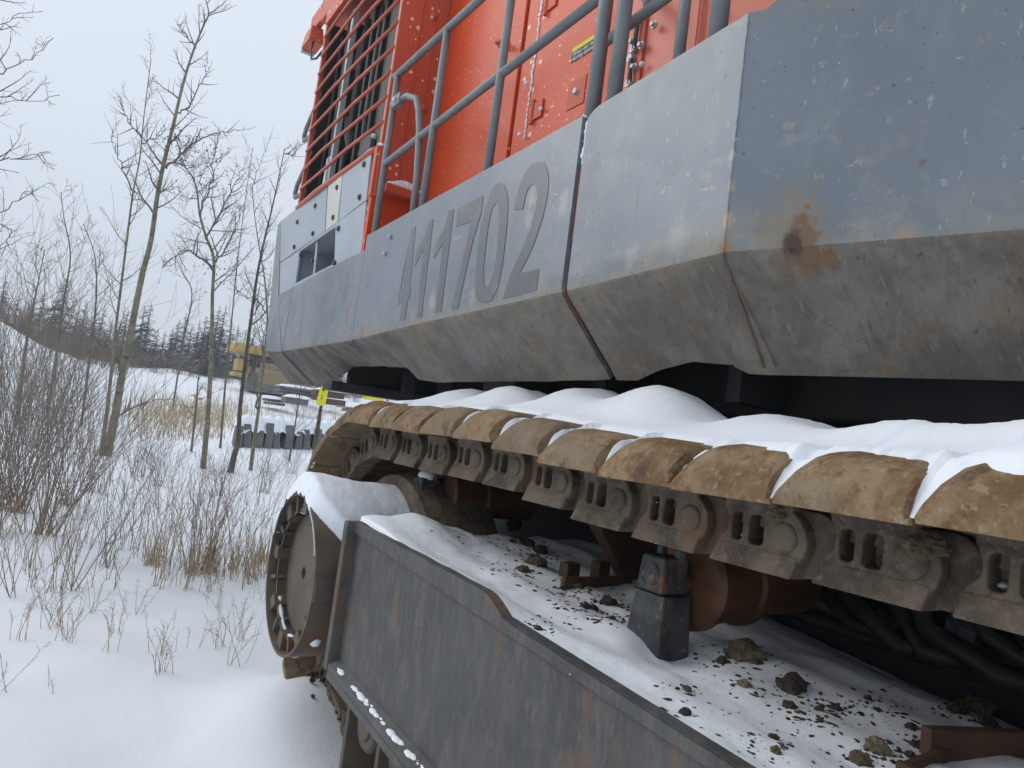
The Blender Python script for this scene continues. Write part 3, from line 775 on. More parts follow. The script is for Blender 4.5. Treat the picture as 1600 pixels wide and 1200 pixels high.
# gas strut and fittings on the pale panels
rngb = random.Random(4)
for x, y in ((1024, 40), (1004, 72), (993, 106), (1133, 22), (990, 67)):
    q = onV(x, y, 1.935); m = MB(); m.lathe(PP(q), (-1, 0, 0), [(0, 0.017), (0.012, 0.017), (0.012, 0.012), (0.026, 0.010)], 10); m.build('bolt', MT['alu'], ex)
for (x0, y0, x1, y1) in ((997, 28, 990, 78), (986, 92, 983, 132)):
    m = MB(); m.tube([PP(onV(x0, y0, 1.92)), PP(onV(x1, y1, 1.92))], 0.011, 8); gs = m.build('gas_strut', MT['bolt'], ex, smooth=True)
    for (x, y) in ((x0, y0), (x1, y1)):
        m = MB(); m.lathe(PP(onV(x, y, 1.925)), (-1, 0, 0), [(-0.01, 0.018), (0.014, 0.018)], 8); m.build('strut_end', MT['alu'], gs)
m = MB(); m.tube([PP(onV(1000, -20, 1.9)), PP(onV(1012, 2, 1.86)), PP(onV(1012, 18, 1.86))], 0.02, 10); m.build('grab_hook', MT['rail'], ex, smooth=True)
m = MB(); m.box(1.99, 2.02, 1.925, 1.9345, 1.0, 4.55); m.build('panel_strip', MT['orange_pale'], ex)

# ---- handrails on the walkway edge
def rail(name, pts, r, n=12, mat='rail', parent=ex):
    m = MB(); m.tube(pts, r, n); return m.build(name, MT[mat], parent, smooth=True)
RV = 1.60
for u, ztop in ((4.445, 2.36), (3.72, 2.37), (2.985, 2.38)):
    rail('handrail_post', [P(u, RV, topz(u) - 0.10), P(u, RV, ztop)], 0.023)
rail('handrail_post', [P(2.185, RV, topz(2.2) - 0.12), P(2.185, RV, 2.38)], 0.028)
rail('handrail', [P(4.50, RV, 2.375), P(2.185, RV, 2.38)], 0.024)
rail('handrail', [P(4.445, RV, 1.74), P(2.185, RV, 1.845)], 0.0225)
rail('gate_handle', [P(4.445, RV - 0.01, 2.15), P(4.20, RV - 0.005, 2.13), P(4.05, RV, 2.06), P(3.985, RV, 1.96), P(3.93, RV, 1.82), P(3.86, RV, 1.5), P(3.84, RV, 1.2)], 0.022)
m = MB(); m.box(4.27, 4.40, RV - 0.035, RV + 0.01, 2.10, 2.18); m.build('gate_clamp', MT['rail'], ex, bevel=0.006)
bolt_at(Vector((4.33, RV - 0.037, 2.14)), 0.016, mat='alu')
rail('handrail_post', [P(2.055, RV, topz(2.05) - 0.12), P(2.055, RV, 2.40)], 0.030)
rail('handrail_post', [P(1.555, RV, topz(1.55) - 0.12), P(1.555, RV, 2.40)], 0.030)
rail('handrail_post', [P(2.30, 1.70, 1.15), P(2.30, 1.70, 2.40)], 0.022)
rail('handrail_post', [P(1.83, 1.70, 1.15), P(1.83, 1.70, 2.40)], 0.022)
rail('handrail', [P(2.30, 1.70, 1.72), P(1.83, 1.70, 1.76)], 0.022)

# ---- radiator cage
CV = 1.62
for (u0, z0, u1, z1, w) in ((4.625, 1.56, 4.625, 4.5, 0.024), (6.62, 1.86, 6.62, 3.72, 0.022)):
    m = MB(); m.box(u0 - w, u0 + w, CV - 0.012, CV + 0.03, z0, z1); m.build('cage_post', MT['orange_bar'], ex, bevel=0.006)
for k in range(10):
    z = 1.915 + 0.185 * k
    r = 0.022 if k == 0 else 0.0135
    bow = random.Random(k).uniform(-0.012, 0.012)
    zl = 1.905 + 0.185 * k + 0.02 * (k > 3)
    m = MB(); m.tube([P(4.625, CV - 0.012, z), P(5.3, CV - 0.026 + bow, lerp(z, zl, 0.3) + bow), P(6.0, CV - 0.026 - bow, lerp(z, zl, 0.7)), P(6.62, CV - 0.012, zl)], r, 8)
    m.build('cage_bar', MT['orange_bar'], ex, smooth=True)
m = MB(); m.box(4.62, 6.64, CV - 0.02, CV + 0.05, 3.72, 3.86); m.build('cage_top_beam', MT['orange_dull'], ex, bevel=0.006)
m = MB(); m.box(4.62, 6.9, CV - 0.01, CV + 0.9, 3.87, 4.6); m.build('cage_roof', MT['orange_dull'], ex, bevel=0.01)
# behind the bars: shroud, radiator edges, hoses
m = MB(); m.lathe(P(5.62, 2.14, 3.02), (-1, 0, 0), [(0, 0.9), (0.20, 0.88), (0.30, 0.80), (0.31, 0.74), (0.10, 0.72)], 48, cap=False); m.build('fan_shroud', MT['shroud'], ex, smooth=True)
m = MB(); m.lathe(P(5.62, 1.87, 3.02), (-1, 0, 0), [(0, 0.76), (0.01, 0.76)], 48); m.build('fan_screen', MT['shroud'], ex)
for (u0, u1, v0, v1, z0, z1, mt) in ((4.98, 5.20, 1.78, 1.82, 1.50, 2.36, 'shroud'), (5.38, 5.62, 1.79, 1.83, 1.55, 2.34, 'shroud'), (5.80, 5.85, 1.80, 1.86, 1.5, 3.7, 'black'),
                                     (6.05, 6.12, 1.82, 1.88, 1.5, 3.7, 'black'), (6.12, 6.17, 1.71, 1.76, 2.0, 3.7, 'alu'), (6.32, 6.40, 1.75, 1.95, 1.5, 3.7, 'black'),
                                     (4.72, 4.76, 1.80, 1.84, 1.5, 2.55, 'alu'), (5.28, 5.36, 1.85, 1.93, 1.5, 3.7, 'black'), (4.70, 6.6, 1.85, 1.92, 2.28, 2.33, 'black'),
                                     (5.56, 5.62, 1.82, 1.9, 2.4, 3.7, 'black')):
    m = MB(); m.box(u0, u1, v0, v1, z0, z1); m.build('cooler_panel' if u1 - u0 > 0.2 else 'cooler_bracket', MT[mt], ex, bevel=0.004)
rail('radiator_hose', [P(5.85, 1.80, 1.6), P(5.90, 1.76, 1.95), P(5.98, 1.78, 2.25), P(6.02, 1.85, 2.5)], 0.035, 10, 'rubber')
rail('radiator_hose', [P(5.5, 1.78, 1.55), P(5.2, 1.75, 1.72), P(4.95, 1.78, 1.85), P(4.85, 1.9, 1.95)], 0.03, 10, 'rubber')
rail('radiator_pipe', [P(6.18, 1.72, 1.6), P(6.16, 1.70, 1.9), P(6.20, 1.72, 2.3)], 0.028, 10, 'alu')
rail('radiator_pipe', [P(6.5, 1.75, 1.6), P(6.5, 1.75, 3.6)], 0.02, 8, 'black')
rail('radiator_pipe', [P(5.70, 1.85, 1.55), P(5.72, 1.83, 2.6), P(5.75, 1.85, 3.6)], 0.022, 8, 'bolt')
# lamp on its bracket, front grab rails
m = MB(); m.box(6.66, 7.5, 1.66, 1.72, 4.02, 4.22); lb = m.build('lamp_bracket', MT['orange_dull'], ex, bevel=0.008)
m = MB(); m.hexa([P(7.22, 1.60, 3.84), P(7.22, 1.76, 3.84), P(7.50, 1.76, 3.84), P(7.50, 1.60, 3.84), P(7.25, 1.62, 4.015), P(7.25, 1.74, 4.015), P(7.5, 1.74, 4.015), P(7.5, 1.62, 4.015)])
lh = m.build('lamp_housing', MT['orange_dull'], ex, bevel=0.01)
m = MB(); m.box(7.505, 7.56, 1.61, 1.75, 3.83, 3.93); m.build('lamp_glass', MT['alu'], lh, bevel=0.008)
rail('lamp_cable', [P(7.25, 1.66, 3.85), P(7.22, 1.64, 3.72), P(7.05, 1.62, 3.55), P(6.85, 1.62, 3.48), P(6.66, 1.63, 3.50)], 0.011, 6, 'rubber')
rail('lamp_cable', [P(6.75, 1.63, 4.5), P(6.92, 1.62, 4.25), P(6.90, 1.62, 4.0), P(6.72, 1.63, 3.85)], 0.011, 6, 'rubber')
for zc_ in (2.72, 2.14):
    rail('grab_rail', [P(6.60, 1.66, zc_ + 0.32), P(6.98, 1.66, zc_ + 0.10), P(7.02, 1.66, zc_ + 0.02), P(6.99, 1.66, zc_ - 0.03), P(6.60, 1.66, zc_ - 0.06)], 0.022, 10)
rail('grab_post', [P(6.72, 1.68, 1.85), P(6.72, 1.68, 3.1)], 0.02)

# ------------------------------------------------------------------ crawler
PITCH_T, R_T, U_S, Z_S = 0.270, 0.75, 3.20, -0.75
def z_run(u):
    return -0.052 + 0.045 * sstep(1.5, 2.3, u) + 0.006 * math.sin(u * 4.1)
def path(a):
    """arc length -> u, z, tangent angle; a = 0 on top of the sprocket"""
    if a <= 0: return U_S + a, z_run(U_S + a), 0.0
    if a < math.pi * R_T:
        th = a / R_T; return U_S + R_T * math.sin(th), Z_S + R_T * math.cos(th), th
    return U_S - (a - math.pi * R_T), Z_S - R_T, math.pi
def track_matrix(a, v):
    u, z, th = path(a)
    t = Vector((0, math.cos(th), -math.sin(th))); n = Vector((0, math.sin(th), math.cos(th)))
    o = P(u, v, z)
    return Matrix(((1, t.x, n.x, o.x), (0, t.y, n.y, o.y), (0, t.z, n.z, o.z), (0, 0, 0, 1)))
VO = 1.20                                           # outer end of the shoes
# end profile of a shoe: (position along travel, height); + is ahead (left in the picture)
SH = [(0.137, 0.0), (0.140, 0.028), (0.133, 0.060), (0.118, 0.088), (0.098, 0.106), (0.070, 0.117), (0.03, 0.121), (-0.03, 0.118), (-0.08, 0.114), (-0.108, 0.110), (-0.118, 0.100), (-0.121, 0.022), (-0.129, 0.012), (-0.131, 0.0)]
def shoe_mesh(seed):
    rg = random.Random(seed)
    rows = []
    for w, k in ((0.0, 0.24), (0.004, 0.38), (0.016, 0.56), (0.040, 0.78), (0.072, 0.94), (0.11, 1.0), (0.30, 1.0), (0.6, 1.0), (0.92, 1.0), (0.98, 0.5), (1.0, 0.2)):
        row = []
        for (s, h) in SH:
            hh = h * k if h > 0.013 else h
            ss = s + 0.006 * fbm(w * 9, s * 30, seed, 2)
            if w < 0.03: ss *= 0.975 if w == 0 else 0.99
            row.append(Vector((w + 0.004 * fbm(s * 25, h * 25, seed + 3, 2) * (w < 0.1) + 0.05 * max(0, -s - 0.1) * (w < 0.1), ss, hh + 0.004 * fbm(s * 14, w * 8, seed, 2) * (h > 0.02))))
        rows.append(row + [row[0]])
    m = MB(); m.grid(rows)
    n = len(SH)
    m.add(rows[0][:-1], [tuple(range(n))]); m.add(rows[-1][:-1], [tuple(range(n))])
    me = m.mesh('track_shoe', MT['shoe'])
    bm = bmesh.new(); bm.from_mesh(me)
    bmesh.ops.remove_doubles(bm, verts=bm.verts, dist=0.0003); bmesh.ops.recalc_face_normals(bm, faces=bm.faces)
    bm.to_mesh(me); bm.free()
    me.polygons.foreach_set('use_smooth', [True] * len(me.polygons))
    me.set_sharp_from_angle(angle=math.radians(48))
    return me
SHOES = [shoe_mesh(k) for k in range(4)]
# link side plate, outline seen from outside; x = along travel (ahead positive), y = height
def link_mesh():
    outl = [(0.118, 0.0), (0.112, -0.030), (0.104, -0.055), (0.106, -0.078), (0.128, -0.100), (0.138, -0.118), (0.138, -0.152), (-0.076, -0.152), (-0.084, -0.125),
            (-0.098, -0.105), (-0.104, -0.080), (-0.098, -0.050), (-0.080, -0.026), (-0.062, -0.012), (-0.058, 0.0)]
    w1 = rrect(0.064, 0.094, -0.098, -0.034, 0.011); w2 = rrect(0.006, 0.046, -0.101, -0.034, 0.013)
    m = filled([outl, w1, w2], lambda a, b: Vector((0.03, a, b)))
    bm = bmesh.new()
    me = m.mesh('track_link', MT['link'])
    bm.from_mesh(me)
    ext = bmesh.ops.extrude_face_region(bm, geom=bm.faces[:])
    bmesh.ops.translate(bm, vec=(-0.055, 0, 0), verts=[q for q in ext['geom'] if isinstance(q, bmesh.types.BMVert)])
    bmesh.ops.recalc_face_normals(bm, faces=bm.faces)
    bm.to_mesh(me); bm.free()
    m = MB()
    # running rail along the foot, with a sloped shoulder
    m.hexa([Vector(q) for q in ((-0.042, 0.140, -0.155), (0.04, 0.140, -0.155), (0.04, -0.080, -0.155), (-0.042, -0.080, -0.155),
                                (-0.026, 0.130, -0.106), (0.04, 0.130, -0.106), (0.04, -0.088, -0.106), (-0.026, -0.088, -0.106))])
    m.lathe((-0.0245, -0.048, -0.072), (-1, 0, 0), [(-0.02, 0.034), (0.004, 0.033), (0.009, 0.029)], 20)
    # rounded inner cheek reaching over the next link
    ck = [(0.04 - 0.06 * 0, -0.02)]
    arc = [(-0.105 - 0.058 * math.cos(math.radians(t)), -0.075 + 0.066 * math.sin(math.radians(t))) for t in range(-90, 91, 15)]
    poly = [(-0.03, -0.150), (-0.105, -0.150)] + arc[1:-1] + [(-0.105, -0.008), (-0.03, -0.004)]
    m.prism([Vector((0.008, a, b)) for a, b in poly], (0.05, 0, 0))
    # bridge under the shoe
    m.hexa([Vector(q) for q in ((-0.022, 0.116, -0.03), (0.07, 0.116, -0.03), (0.07, -0.06, -0.03), (-0.022, -0.06, -0.03), (-0.03, 0.12, 0.0), (0.08, 0.12, 0.0), (0.08, -0.066, 0.0), (-0.03, -0.066, 0.0))])
    me2 = m.mesh('tmp', MT['link'])
    bm = bmesh.new(); bm.from_mesh(me); bm.from_mesh(me2); bm.to_mesh(me); bm.free(); bpy.data.meshes.remove(me2)
    return me
LINK = link_mesh()
def bolt_mesh():
    m = MB()
    for dy in (0.080, 0.028):
        m.lathe((0.006, dy, -0.047), (0.12, 0.1, -1), [(-0.03, 0.0135), (0.012, 0.0135), (0.014, 0.011)], 6)
    return m.mesh('link_bolt', MT['link'])
def one_bolt(dy):
    m = MB(); m.lathe((0.002, dy, -0.048), (-0.15, 0.1, -1), [(-0.03, 0.0185), (0.010, 0.0185), (0.015, 0.014)], 6); return m.mesh('link_bolt', MT['link'])
BOLTS = [one_bolt(0.080), one_bolt(0.028)]
def add_copy(name, me, M, parent, bevel=0.0):
    o = bpy.data.objects.new(name, me); COL.objects.link(o)
    o.parent = parent; o.matrix_parent_inverse = parent_world(parent).inverted(); o.matrix_basis = M
    if bevel:
        b = o.modifiers.new('bevel', 'BEVEL'); b.width = bevel; b.segments = 2; b.limit_method = 'ANGLE'; b.angle_limit = math.radians(40)
    return o
A0 = -0.022
k0, k1 = -16, 22
shoe_a = []
for k in range(k0, k1):
    a = A0 + k * PITCH_T
    if a > math.pi * R_T + 2.6: break
    rgk = random.Random(k)
    tilt = Matrix.Rotation(rgk.uniform(-0.025, 0.02), 4, 'X') @ Matrix.Rotation(rgk.uniform(-0.012, 0.012), 4, 'Z')
    M = track_matrix(a, VO) @ Matrix.Translation((rgk.uniform(-0.006, 0.006), 0, 0)) @ tilt
    sh = add_copy('track_shoe', SHOES[k % 4], M, ex)
    shoe_a.append(a)
    for v in (1.385, 1.82):
        add_copy('track_link', LINK, track_matrix(a - 0.005, v), sh, 0.005)
    if -12 < k < 9:
        for bm_ in BOLTS: add_copy('link_bolt', bm_, track_matrix(a - 0.005, 1.40), sh)

# ---- side frame box
def box_top(u): return -0.405 - 0.052 * (2.78 - u)
def box_bot(u): return interp([(0, -1.06), (1.97, -1.02), (2.78, -0.98)], u)
BV = 1.10
UL = 2.775
m = MB()
rows = []
for k in range(49):
    u = UL - k * (UL + 1.3) / 48
    zt, zb = box_top(u) - 0.006, box_bot(u)
    rows.append([P(u, BV + 0.004 * fbm(u * 1.5, t * 2, 3, 3), lerp(zt, zb + 0.03, t)) for t in [j / 10 for j in range(11)]])
m.grid(rows)
o = m.build('side_plate', MT['frame'], ex, smooth=True); orient_out(o, (-1, 0, 0))
s = o.modifiers.new('thickness', 'SOLIDIFY'); s.thickness = 0.03; s.offset = -1
# upper lip: thicker strip with a step in it, ragged edge
m = MB(); rngl = random.Random(8)
top_r, bot_r = [], []
for k in range(140):
    u = UL - k * (UL + 1.3) / 139
    lip = interp([(-1.3, 0.012), (1.55, 0.012), (1.60, 0.014), (1.68, 0.050), (1.72, 0.054), (2.3, 0.038), (2.78, 0.022)], u)
    z = box_top(u) - 0.02 + lip + 0.004 * fbm(u * 9, 2, 0, 3)
    top_r.append((u, z)); bot_r.append((u, box_top(u) - 0.036))
for i in range(len(top_r) - 1):
    (ua, za), (ub, zb) = top_r[i], top_r[i + 1]; (_, ya), (_, yb) = bot_r[i], bot_r[i + 1]
    m.add([P(ua, BV - 0.012, ya), P(ub, BV - 0.012, yb), P(ub, BV - 0.012, zb), P(ua, BV - 0.012, za),
           P(ua, BV + 0.022, ya), P(ub, BV + 0.022, yb), P(ub, BV + 0.022, zb), P(ua, BV + 0.022, za)],
          [(0, 1, 2, 3), (3, 2, 6, 7), (0, 4, 5, 1), (4, 7, 6, 5)])
bmx = m.build('plate_lip', MT['frame'], ex)
m = MB(); m.hexa([P(UL - 0.03, BV - 0.045, box_bot(UL) - 0.01), P(UL + 0.012, BV - 0.045, box_bot(UL) - 0.01), P(UL + 0.012, BV + 0.05, box_bot(UL) - 0.01), P(UL - 0.03, BV + 0.05, box_bot(UL) - 0.01),
                  P(UL - 0.03, BV - 0.045, box_top(UL) + 0.004), P(UL + 0.012, BV - 0.045, box_top(UL) + 0.004), P(UL + 0.012, BV + 0.05, box_top(UL) + 0.004), P(UL - 0.03, BV + 0.05, box_top(UL) + 0.004)])
m.build('end_plate', MT['frame'], ex, bevel=0.006)
m = MB()
for k in range(16):
    ua = UL - 0.03 - k * 4.0 / 16; ub = ua - 0.25
    za, zb = box_bot(ua), box_bot(ub)
    if k == 0 or True:
        m.add([P(ua, BV - 0.04, za - 0.006), P(ub, BV - 0.04, zb - 0.006), P(ub, BV - 0.04, zb + 0.020), P(ua, BV - 0.04, za + 0.020),
               P(ua, BV + 0.06, za - 0.006), P(ub, BV + 0.06, zb - 0.006), P(ub, BV - 0.001, zb + 0.040), P(ua, BV - 0.001, za + 0.040)],
              [(0, 1, 2, 3), (3, 2, 6, 7), (0, 4, 5, 1)])
        m.add([P(ua, BV - 0.041, za - 0.034), P(ub, BV - 0.041, zb - 0.034), P(ub, BV - 0.041, zb - 0.006), P(ua, BV - 0.041, za - 0.006),
               P(ua, BV - 0.025, za - 0.034), P(ub, BV - 0.025, zb - 0.034), P(ub, BV - 0.025, zb - 0.006), P(ua, BV - 0.025, za - 0.006)],
              [(0, 1, 2, 3), (0, 4, 5, 1), (4, 5, 6, 7)])
o = m.build('bottom_flange', MT['frame'], ex)
# inside of the side frame
m = MB(); m.box(-1.3, 2.74, BV + 0.04, 2.28, -1.0, -0.62); m.build('frame_core', MT['black'], ex)
m = MB()
m.add([P(2.74, BV + 0.035, box_top(2.74) - 0.09), P(-1.3, BV + 0.035, box_top(-1.3) - 0.09), P(-1.3, 2.25, box_top(-1.3) - 0.09), P(2.74, 2.25, box_top(2.74) - 0.09)], [(0, 1, 2, 3)])
m.build('frame_top_plate', MT['rust'], ex)
m = MB(); m.box(-1.5, 3.95, 2.42, 2.7, -1.3, -0.03); m.build('car_body', MT['black'], ex)
m = MB(); m.box(-0.6, 2.0, 2.7, 5.0, -0.9, -0.26); m.build('car_body', MT['black'], ex)
# carrier rollers with their stands
for (uc, zt) in ((1.46, 0.0), (3.03, 0.0)):
    zc_ = z_run(uc) - 0.158 - 0.122
    ub = box_top(uc) - 0.22
    m = MB(); m.lathe(P(uc - 0.02, 1.60, zc_), (1, 0, 0), [(-0.05, 0.03), (0.0, 0.03), (0.0, 0.125), (0.012, 0.138), (0.03, 0.138), (0.045, 0.122), (0.19, 0.116), (0.20, 0.128), (0.225, 0.128), (0.24, 0.10), (0.50, 0.10)], 40)
    o = m.build('carrier_roller', MT['roller'], ex, smooth=True); o.data.set_sharp_from_angle(angle=math.radians(35))
    wb, wt = 0.088, 0.052
    v0, v1 = 1.47, 1.585
    zb, zm, z2 = ub, zc_ - 0.035, zc_ + 0.07
    m = MB(); m.hexa([P(uc - wb, v0 - 0.02, zb), P(uc + wb, v0 - 0.02, zb), P(uc + wb, v1, zb), P(uc - wb, v1, zb), P(uc - wt - 0.006, v0 + 0.005, zm), P(uc + wt + 0.006, v0 + 0.005, zm), P(uc + wt + 0.006, v1, zm), P(uc - wt - 0.006, v1, zm)])
    st = m.build('roller_stand', MT['stand'], ex, bevel=0.008)
    m = MB(); m.hexa([P(uc - wt, v0 - 0.002, zm + 0.003), P(uc + wt, v0 - 0.002, zm + 0.003), P(uc + wt, v1 - 0.01, zm + 0.003), P(uc - wt, v1 - 0.01, zm + 0.003), P(uc - wt + 0.006, v0 + 0.006, z2), P(uc + wt - 0.006, v0 + 0.006, z2), P(uc + wt - 0.006, v1 - 0.01, z2), P(uc - wt + 0.006, v1 - 0.01, z2)])
    cap = m.build('stand_cap', MT['stand'], ex, bevel=0.010)
    m = MB(); m.lathe(P(uc, v0 + 0.001, zc_ + 0.018), (-1, 0, 0), [(-0.01, 0.034), (0.0025, 0.034), (0.0025, 0.031), (0.0005, 0.030), (0.0005, 0.028), (0.002, 0.027), (0.002, 0.003), (-0.004, 0.003)], 24); m.build('pin_disc', MT['stand'], cap)
    for du in (0.035, -0.035):
        m = MB(); m.lathe(P(uc + du, v1 - 0.04, z2), (0, 0, 1), [(-0.01, 0.017), (0.02, 0.017)], 6); m.build('cap_bolt', MT['bolt'], cap)
# lower track rollers under the frame
for k, u in enumerate((2.62, 2.30, 1.98, 1.66, 1.34, 1.02)):
    m = MB(); m.lathe(P(u, 1.32, -1.20), (1, 0, 0), [(0, 0.165), (0.03, 0.165), (0.04, 0.14), (0.12, 0.13), (0.13, 0.165), (0.16, 0.165), (0.18, 0.12), (0.4, 0.12)], 32)
    lr = m.build('track_roller', MT['link'], ex)
    m = MB(); m.lathe(P(u, 1.20, -1.17), (1, 0, 0), [(0, 0.085), (0.012, 0.098), (0.115, 0.10)], 28); m.build('roller_end_cap', MT['drum'], lr, bevel=0.004)
    m = MB(); m.lathe(P(u, 1.196, -1.17), (1, 0, 0), [(-0.004, 0.05), (0.003, 0.055)], 24); m.build('cap_disc', MT['edge'], lr)
    m = MB(); m.box(u + 0.105, u + 0.135, 1.17, 1.32, -1.42, -1.03); m.build('roller_guard', MT['edge'], lr, bevel=0.004)

# ---- travel drive drum
DC, DZ, DR = 3.235, -0.715, 0.360
m = MB(); m.lathe(P(DC, 1.0, DZ), (1, 0, 0), [(0.62, 0.33), (0.62, DR), (0.0, DR), (0.0, DR - 0.012), (0.115, DR - 0.012), (0.115, 0.27)], 72, cap=False)
o = m.build('drive_drum', MT['drum'], ex); o.data.polygons.foreach_set('use_smooth', [True] * len(o.data.polygons)); o.data.set_sharp_from_angle(angle=math.radians(30))
m = MB(); m.lathe(P(DC, 1.0, DZ), (1, 0, 0), [(0.62, 0.08), (0.12, 0.272), (0.082, 0.274), (0.072, 0.268), (0.068, 0.05), (0.068, 0.028), (0.10, 0.026), (0.10, 0.001)], 72, cap=False)
o = m.build('hub_cover', MT['drum'], ex); o.data.polygons.foreach_set('use_smooth', [True] * len(o.data.polygons)); o.data.set_sharp_from_angle(angle=math.radians(30))
nr = 16
for k in range(nr):
    w = 2 * math.pi * (k + 0.3) / nr
    er = Vector((0, math.cos(w), math.sin(w))); et = Vector((0, -math.sin(w), math.cos(w)))
    c0 = P(DC, 1.0, DZ)
    hw = 0.010 if k % 2 else 0.030
    m = MB(); m.hexa([c0 + er * ra + et * sa * hw + Vector((xx, 0, 0)) for xx in (0.114, 0.016) for ra, sa in ((0.276, -1), (0.276, 1), (DR - 0.0125, 1), (DR - 0.0125, -1))])
    m.build('rim_rib', MT['drum'], ex, bevel=0.003)
m = MB(); m.lathe(P(DC, 1.0, DZ), (1, 0, 0), [(0.03, 0.276), (0.03, 0.292), (0.114, 0.292), (0.114, 0.276)], 72, cap=False); m.build('rim_ring', MT['drum'], ex)
# weld collar on the drum side
m = MB()
for sgn, zz in ((1, -0.655), (1, -0.745)):
    pass
thA = math.radians(196)
rowsA = []
m = MB()
for t in (171, 178, 186):
    w = math.radians(t)
    rowsA.append([P(DC + (DR + 0.006) * math.cos(w), v, DZ + (DR + 0.006) * math.sin(w)) for v in (1.004, 1.5)])
m.grid(rowsA); m.build('drum_strap', MT['drum'], ex, solid=0.012, bevel=0.002)
# sprocket and its hidden shaft
m = MB(); m.lathe(P(U_S, 1.45, Z_S), (1, 0, 0), [(0, 0.3), (0, 0.52), (0.08, 0.54), (0.28, 0.54), (0.36, 0.52), (0.36, 0.3)], 40); m.build('sprocket', MT['link'], ex)
m = MB(); m.box(2.2, 3.2, 1.7, 2.28, -0.95, -0.5); m.build('frame_nose', MT['rust'], ex, bevel=0.02)
m = MB(); m.hexa([P(2.9, 1.55, -0.48), P(3.35, 1.55, -0.48), P(3.35, 1.9, -0.48), P(2.9, 1.9, -0.48), P(3.08, 1.6, -0.2), P(3.28, 1.6, -0.2), P(3.28, 1.85, -0.2), P(3.08, 1.85, -0.2)]); m.build('track_guide', MT['rust'], ex, bevel=0.01)
# loose-looking steel lugs, wedge and cover on the frame deck
def deck_block(name, x, y, dims, rz, mat='rust', dz=0.0):
    q = onZ(x, y, box_top(1.5) + 0.0)
    q = onZ(x, y, box_top(q[0]) - 0.01)
    m = MB(); du, dv, dh = dims
    m.box(-du / 2, du / 2, -dv / 2, dv / 2, -0.07, dh)
    me = m.mesh(name, MT[mat])
    me.transform(Matrix.Translation((0, 0, -H)))
    me.transform(Matrix.Translation(PP(q) + Vector((0, 0, dz))) @ Matrix.Rotation(rz, 4, 'Z'))
    return link(name, me, ex, 0.006)
deck_block('frame_lug', 890, 890, (0.045, 0.075, 0.028), 0.2)
deck_block('frame_lug', 938, 888, (0.045, 0.075, 0.028), 0.25)
deck_block('frame_bar', 935, 903, (0.022, 0.36, 0.006), 0.1)
m = MB(); m.hexa([P(2.10, 2.02, -0.52), P(2.16, 2.02, -0.52), P(2.16, 2.2, -0.52), P(2.10, 2.2, -0.52), P(2.12, 1.82, -0.26), P(2.20, 1.82, -0.26), P(2.20, 2.2, -0.26), P(2.12, 2.2, -0.26)]); m.build('guard_wedge', MT['rust'], ex, bevel=0.008)
# rusty cover frame low at the right
m = MB()
q = onZ(1440, 1140, -0.47)
c0 = P(q[0], q[1], -0.47)
def frame_bar(name, a, b, h, w=0.02):
    a, b = P(*a), P(*b); t = (b - a).normalized(); n = Vector((t.y, -t.x, 0)) * w
    m = MB(); m.hexa([a - Vector((0, 0, 0.06)), b - Vector((0, 0, 0.06)), b + n - Vector((0, 0, 0.06)), a + n - Vector((0, 0, 0.06)), a + Vector((0, 0, h)), b + Vector((0, 0, h)), b + n + Vector((0, 0, h)), a + n + Vector((0, 0, h))])
    return m.build(name, MT['rust'], ex, bevel=0.004)
frame_bar('cover_frame', (0.755, 1.50, -0.50), (0.36, 1.50, -0.53), -0.02)
frame_bar('cover_frame', (0.755, 1.50, -0.50), (0.795, 1.95, -0.50), -0.025)
frame_bar('cover_frame', (0.80, 1.66, -0.50), (0.70, 1.95, -0.50), 0.012, 0.03)
# hoses and pipes in the dark behind the track
rgh = random.Random(12)
for k in range(9):
    u0 = 1.55 - 0.13 * k; z0 = -0.12 - 0.05 * rgh.random()
    pts = [P(u0, 2.33, z0), P(u0 - 0.03, 2.26, z0 - 0.12), P(u0 - 0.08 - 0.1 * rgh.random(), 2.22, z0 - 0.22), P(u0 - 0.2 - 0.1 * rgh.random(), 2.20, z0 - 0.28 - 0.05 * rgh.random()), P(u0 - 0.45, 2.28, z0 - 0.30)]
    rail('hydraulic_hose', pts, 0.022 + 0.012 * rgh.random(), 10, 'rubber')
for k in range(5):
    z = -0.24 - 0.06 * k
    rail('steel_pipe', [P(1.7, 2.36, z), P(1.2, 2.34, z - 0.01), P(0.2, 2.34, z - 0.02)], 0.022, 10, 'bolt' if k % 2 else 'black')
for k, (u, z) in enumerate(((1.42, -0.30), (1.25, -0.28), (1.22, -0.42), (1.0, -0.36))):
    m = MB(); m.lathe(P(u, 2.27, z), (0, 1, 0.2), [(-0.05, 0.036), (0.0, 0.036), (0.0, 0.045), (0.03, 0.045)], 6); m.build('pipe_fitting', MT['bolt'], ex)

